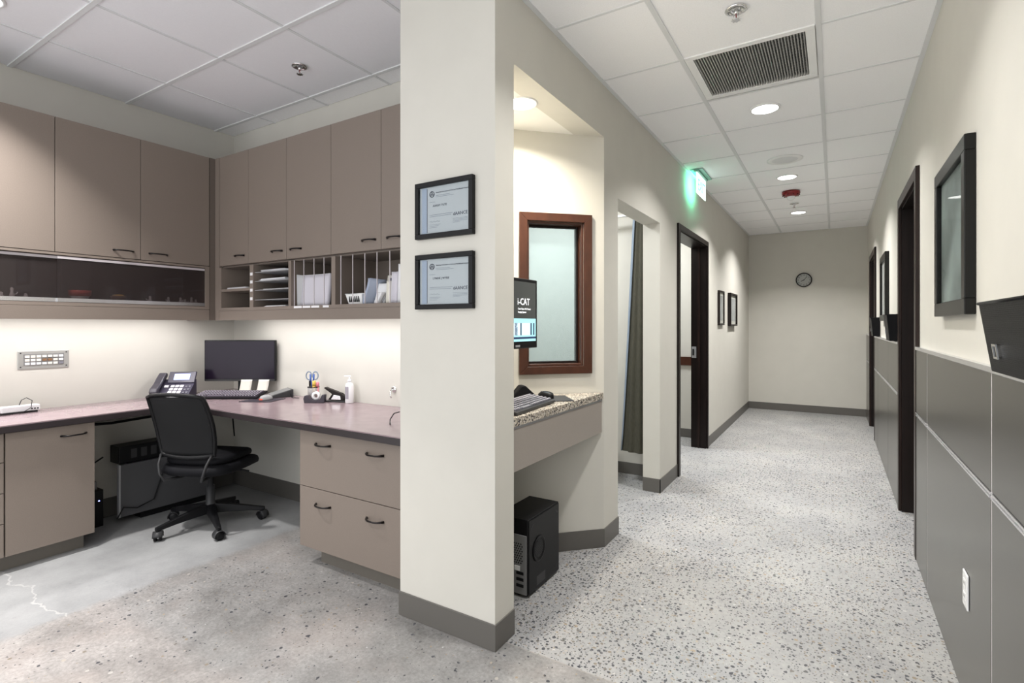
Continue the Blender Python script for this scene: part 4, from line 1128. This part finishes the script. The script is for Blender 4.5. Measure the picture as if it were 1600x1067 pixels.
# monitor facing the hall
t = thing('alcove_monitor', 'black alcove monitor showing a white logo and cyan scan pictures', 'monitor', (-1.275, 2.108, .918))
z0, z1 = .286, .622
B(-.03, .004, -.19, .19, z0, z1).build('housing', 'black', t, bevel=.004)
xs = .0042
scr = B(xs-.001, xs+.0008, -.172, .172, z0+.034, z1-.016).build('screen', 'screen_dark', t)
zc0, zc1 = z0+.034, z1-.016
xf = xs+.0010
B(xf-.0004, xf+.0004, -.172, .172, zc0, zc0+.012).build('task_bar', 'screen_cyan', scr)
B(xf-.0004, xf+.0004, -.172, .172, zc0+.012, zc0+.022).build('dark_band', 'screen_navy', scr)
B(xf-.0004, xf+.0004, -.172, .172, zc0+.022, zc0+.110).build('picture_band', 'screen_cyan', scr)
for a, b_, mt_ in ((-.16, -.075, 'screen_pale'), (-.065, .02, 'screen_pale'), (.035, .115, 'screen_pale'), (-.03, -.005, 'screen_navy'), (.02, .032, 'screen_navy'), (.118, .130, 'screen_navy'), (.145, .157, 'screen_navy')):
    B(xf+.0005, xf+.0010, a, b_, zc0+.030, zc0+.088).build('scan_picture', mt_, scr)
def on_screen(txt, size, y, z): lettering(txt, size, 'screen_text', scr, basis((xf+.0006, y, z), (0, 1, 0), (0, 0, 1)), ext=.0002)
on_screen('i-CAT', .046, -.005, zc0+.175)
on_screen('Cone Beam 3-D Dental', .0125, .0, zc0+.152); on_screen('Imaging System', .0125, .0, zc0+.137)
B(.0041, .0050, -.02, .02, z0+.008, z0+.018).build('maker_badge', 'mid_grey', t)
B(-.032, -.004, -.17, -.10, z1, z1+.012).build('top_clip', 'white', t)
B(-.20, -.03, -.025, .025, .40, .45).build('stand_neck', 'black', t, bevel=.006)
B(-.28, -.13, -.10, .10, .0005, .018).build('stand_foot', 'black', t, bevel=.005)
B(-.23, -.18, -.025, .025, .018, .45).build('stand_column', 'black', t)
# tower on the floor under the counter
t = thing('tower_computer', 'black tower computer on the floor below the granite counter', 'computer', (-1.345, 2.34, 0))
B(-.09, .09, -.165, .165, .008, .375).build('case', 'black', t, bevel=.004)
B(.0902, .094, -.158, .160, .014, .368).build('side_panel', 'black_gloss' if False else 'black', t, bevel=.003)
Mx = Matrix.Translation((.094, -.062, .208)) @ Matrix.Rotation(PI/2, 4, 'Y')
MB().lathe([(.058, 0), (.062, .004), (.056, .006), (.045, -.001), (.044, -.003)], 32, Mx, cap=False).build('fan_surround', 'black', t)
g = MB().lathe([(.001, -.001), (.043, -.001)], 28, Mx, cap=False); 
for k in range(11): 
    w_ = math.sqrt(max(0, .042**2-(-.04+k*.008)**2)); g.box(.0952, .0965, -.062-w_, -.062+w_, .208-.041+k*.008, .208-.038+k*.008)
g.build('fan_grille', 'dark_grey', t)
for y, z, a_ in ((-.13, .335, 40), (.13, .335, -40), (.13, .05, 40)):
    MB().box(-.0005, .0008, -.016, .016, -.002, .002, M=Matrix.Translation((.0945, y, z)) @ Matrix.Rotation(R(a_), 4, 'X')).build('groove', 'dark_grey', t)
B(.0941, .0948, -.085, .005, .03, .075).build('rating_label', 'dark_grey', t)
r_ = B(-.085, .085, -.171, -.1652, .015, .30).build('rear_panel', 'grey', t, bevel=.001)
h = MB()
for j in range(9):
    for i in range(6): h.cyl((-.01+.013*i+(.0065 if j % 2 else 0), -.1716, .165+j*.0115), .0042, .001, 6, axis='y', smooth=False)
h.build('vent_holes', 'black', r_, world=False, kind='stuff')
for z in (.05, .08, .11): B(.03, .07, -.1735, -.1712, z, z+.014).build('port', 'black', r_)
B(.02, .05, -.1735, -.1712, .128, .150).build('port', 'white', r_)
for s in (-1, 1): B(-.08, .08, s*.12-.015, s*.12+.015, .0005, .0078).build('foot', 'black', t)

# ------------------------------------------------------------------ hall: pictures, clock, bins
def picture(name, label, x, nx_, yc, zc, hw, hh, fw, dep, mt_art, mt_fr='espresso', matw=0.):
    """picture on a wall in the plane x, facing nx (+1/-1)"""
    t = thing(name, label, 'picture', (x, yc, zc), group=None)
    a, b_ = sorted((0.0005*nx_, dep*nx_))
    for nm, q_ in (('frame_rail', (-hw, hw, hh-fw, hh)), ('frame_rail', (-hw, hw, -hh, -hh+fw)), ('frame_stile', (-hw, -hw+fw, -hh+fw, hh-fw)), ('frame_stile', (hw-fw, hw, -hh+fw, hh-fw))):
        B(a, b_, q_[0], q_[1], q_[2], q_[3]).build(nm, mt_fr, t, bevel=.003)
    c, d = sorted((nx_*dep*.35, nx_*dep*.45)); B(c, d, -hw+fw, hw-fw, -hh+fw, hh-fw).build('mat_board', 'paper_cream' if matw else mt_art, t)
    if matw:
        c, d = sorted((nx_*dep*.45, nx_*dep*.5)); B(c, d, -hw+fw+matw, hw-fw-matw, -hh+fw+matw, hh-fw-matw).build('print', mt_art, t)
    c, d = sorted((nx_*dep*.62, nx_*dep*.68)); B(c, d, -hw+fw, hw-fw, -hh+fw, hh-fw).build('glazing', 'glass_pic', t)
    return t
picture('framed_picture', 'large black-framed picture on the right wall above the near wainscot', XR, -1, 2.62, 1.659, .312, .306, .055, .032, 'art', 'black_frame')
picture('framed_picture', 'black-framed picture on the right wall between the two doors', XR, -1, 5.90, 1.66, .312, .303, .055, .032, 'art_pale', 'black_frame')
picture('framed_print', 'narrow framed print on the left wall, nearer the dark door', XH, 1, 6.62, 1.521, .16, .205, .022, .026, 'art_pale', 'espresso', .035)
picture('framed_print', 'framed print on the left wall, nearer the end wall', XH, 1, 7.40, 1.519, .26, .212, .022, .042, 'art_pale', 'espresso', .04)
t = thing('wall_clock', 'round black-rimmed wall clock on the hall end wall', 'clock', (-.395, YF, 2.0))
Mc = Matrix.Rotation(PI/2, 4, 'X')
MB().lathe([(.106, .0005), (.108, .02), (.104, .03), (.096, .028), (.094, .016)], 40, Mc, cap=False).build('rim', 'black', t)
MB().cyl((0, 0, .001), .096, .012, 40, M=Mc).build('dial', 'clock_face', t)
for k in range(12):
    a = R(90-30*(k+1)); lettering(str(k+1), .032, 'black', t, basis((.076*math.cos(a), -.0135, .076*math.sin(a)-.011), (1, 0, 0), (0, 0, 1)), name='numeral', align='CENTER')
def hand(ang, L, w, y):
    Mh = Matrix.Translation((0, y, 0)) @ Matrix.Rotation(R(ang), 4, 'Y')
    MB().box(-w, w, -.001, .001, -.012, L, M=Mh).build('hand', 'black', t)
hand(40, .066, .0028, -.0165); hand(243, .046, .0036, -.0148)
MB().cyl((0, 0, .0135), .006, .005, 12, M=Mc).build('hub', 'black', t)

def wall_bin(label, y0, y1, zb, zt_, d_top, d_bot):
    t = thing('wall_file_bin', label, 'file bin', (XR-.001, (y0+y1)/2, zb), group='black wall file bins')
    h = zt_-zb; hy_ = (y1-y0)/2
    def ring(dx, hh_, z): return [(-.0005, -hh_, z), (-.0005, hh_, z), (-dx, hh_, z), (-dx, -hh_, z)]
    vs = ring(d_bot, hy_*.94, 0)+ring(d_top, hy_, h)+[(-.006, -hy_+.006, h), (-.006, hy_-.006, h), (-d_top+.006, hy_-.006, h), (-d_top+.006, -hy_+.006, h)]+[(-.006, -hy_*.94+.006, .006), (-.006, hy_*.94-.006, .006), (-d_bot+.006, hy_*.94-.006, .006), (-d_bot+.006, -hy_*.94+.006, .006)]
    fs = [(3, 2, 1, 0), (12, 13, 14, 15)]
    for a in range(3):
        for k in range(4): fs.append((a*4+k, a*4+(k+1) % 4, a*4+4+(k+1) % 4, a*4+4+k))
    MB().add(vs, fs).build('pocket', 'bin_weave', t, bevel=.004)
    MB().tube([(-.003, -hy_, h), (-.003, hy_, h), (-d_top, hy_, h), (-d_top, -hy_, h)], .004, 6, closed=True).build('rim', 'black', t)
    y = hy_*.42; k_ = .45; x = -(d_bot+(d_top-d_bot)*k_)
    m = MB(); s_ = .017
    Mp = Matrix.Translation((x-.001, y, h*k_-.022)) @ Matrix.Rotation(-math.atan2(d_top-d_bot, h), 4, 'Y')
    m.box(-.003, 0, -s_, s_, s_-.005, s_, M=Mp); m.box(-.003, 0, -s_, s_, -s_, -s_+.005, M=Mp); m.box(-.003, 0, -s_, -s_+.005, -s_+.005, s_-.005, M=Mp); m.box(-.003, 0, s_-.005, s_, -s_+.005, s_-.005, M=Mp)
    m.build('label_holder', 'chrome', t)
    return t
def weave():
    m, nt, b = node_mat('bin_weave')
    b.inputs['Base Color'].default_value = (.004, .004, .005, 1); b.inputs['Roughness'].default_value = .42; b.inputs['Specular IOR Level'].default_value = .15
    tc = nt.nodes.new('ShaderNodeTexCoord'); v = nt.nodes.new('ShaderNodeTexVoronoi'); v.inputs['Scale'].default_value = 240; v.inputs['Randomness'].default_value = .15
    nt.links.new(tc.outputs['Object'], v.inputs['Vector'])
    bp = nt.nodes.new('ShaderNodeBump'); bp.inputs['Strength'].default_value = .7; bp.inputs['Distance'].default_value = .002
    nt.links.new(v.outputs['Distance'], bp.inputs['Height']); nt.links.new(bp.outputs[0], b.inputs['Normal'])
weave()
wall_bin('black woven file bin at the right picture edge below the framed picture', 1.32, 1.69, 1.205, 1.368, .104, .082)
wall_bin('black file bin just past the nearer right door', 4.70, 4.99, 1.20, 1.395, .080, .062)
wall_bin('black file bin beside the farther right door', 6.62, 6.92, 1.20, 1.395, .080, .062)
t = thing('wall_outlet', 'white outlet plate low on the steel wainscot', 'outlet', (XW-.0005, 2.352, .405))
B(-.006, 0, -.037, .037, -.060, .060).build('plate', 'white_gloss', t, bevel=.003)
for z in (-.022, .022):
    f_ = B(-.0075, -.006, -.016, .016, z-.014, z+.014).build('receptacle', 'white', t, bevel=.001)
    for y in (-.006, .006): B(-.0079, -.0074, y-.001, y+.001, z-.004, z+.006).build('slot', 'dark_grey', f_)

# ------------------------------------------------------------------ scan room: curtain and chair
t = thing('curtain', 'tall olive curtain gathered in the room past the alcove', 'curtain', (-1.42, 4.33, .25))
def cur(u, v):
    a = 2*PI*u; h = 2.0*v
    rr = (.115-.055*v**.8)*(1+.10*math.sin(a*9+v*2)+.04*math.sin(a*4))
    return (rr*math.cos(a)*1.05+.045*v, rr*math.sin(a)*.8, h)
MB().grid(cur, 72, 14).build('cloth', 'fabric_olive', t)
def cur2(u, v):
    a = R(175)+R(40)*u; p = Vector(cur(a/(2*PI), v)); n = Vector((math.cos(a), math.sin(a), 0))
    return tuple(p+n*.012)
MB().grid(cur2, 8, 14).build('lining_edge', 'fabric_blue', t, solid=.002)
B(-.5, .12, -.02, .02, 1.998, 2.015).build('track', 'white', t)
MB().cyl((.045, 0, 2.015), .006, .473, 8).build('hanger', 'white', t)
t = thing('guest_chair', 'black chair with bent chrome legs in the room past the alcove', 'chair', (-1.86, 4.16, 0), R(10))
cushion(.22, .21, .42, .47, 0).build('seat', 'black_soft', t)
MB().grid(lambda u, v: ((u-.5)*.42, -.20-.04*v+.03*(2*u-1)**2, .55+.33*v), 10, 8).build('backrest', 'black_soft', t, solid=.025)
for sx in (-1, 1):
    for sy in (-1, 1):
        x = sx*.23; MB().tube([(x*.85, sy*.14, .415), (x*.98, sy*.17, .36), (x, sy*.19, .25), (x*1.05, sy*.22, .02)], .011, 10).build('leg', 'chrome', t)
        MB().lathe([(.015, .0005), (.016, .03), (.012, .045)], 12, Matrix.Translation((x*1.05, sy*.221, 0))).build('leg_tip', 'black', t)
for sx in (-1, 1): MB().tube([(sx*.19, -.15, .41), (sx*.19, -.20, .5), (sx*.17, -.215, .62)], .010, 8).build('back_post', 'chrome', t)
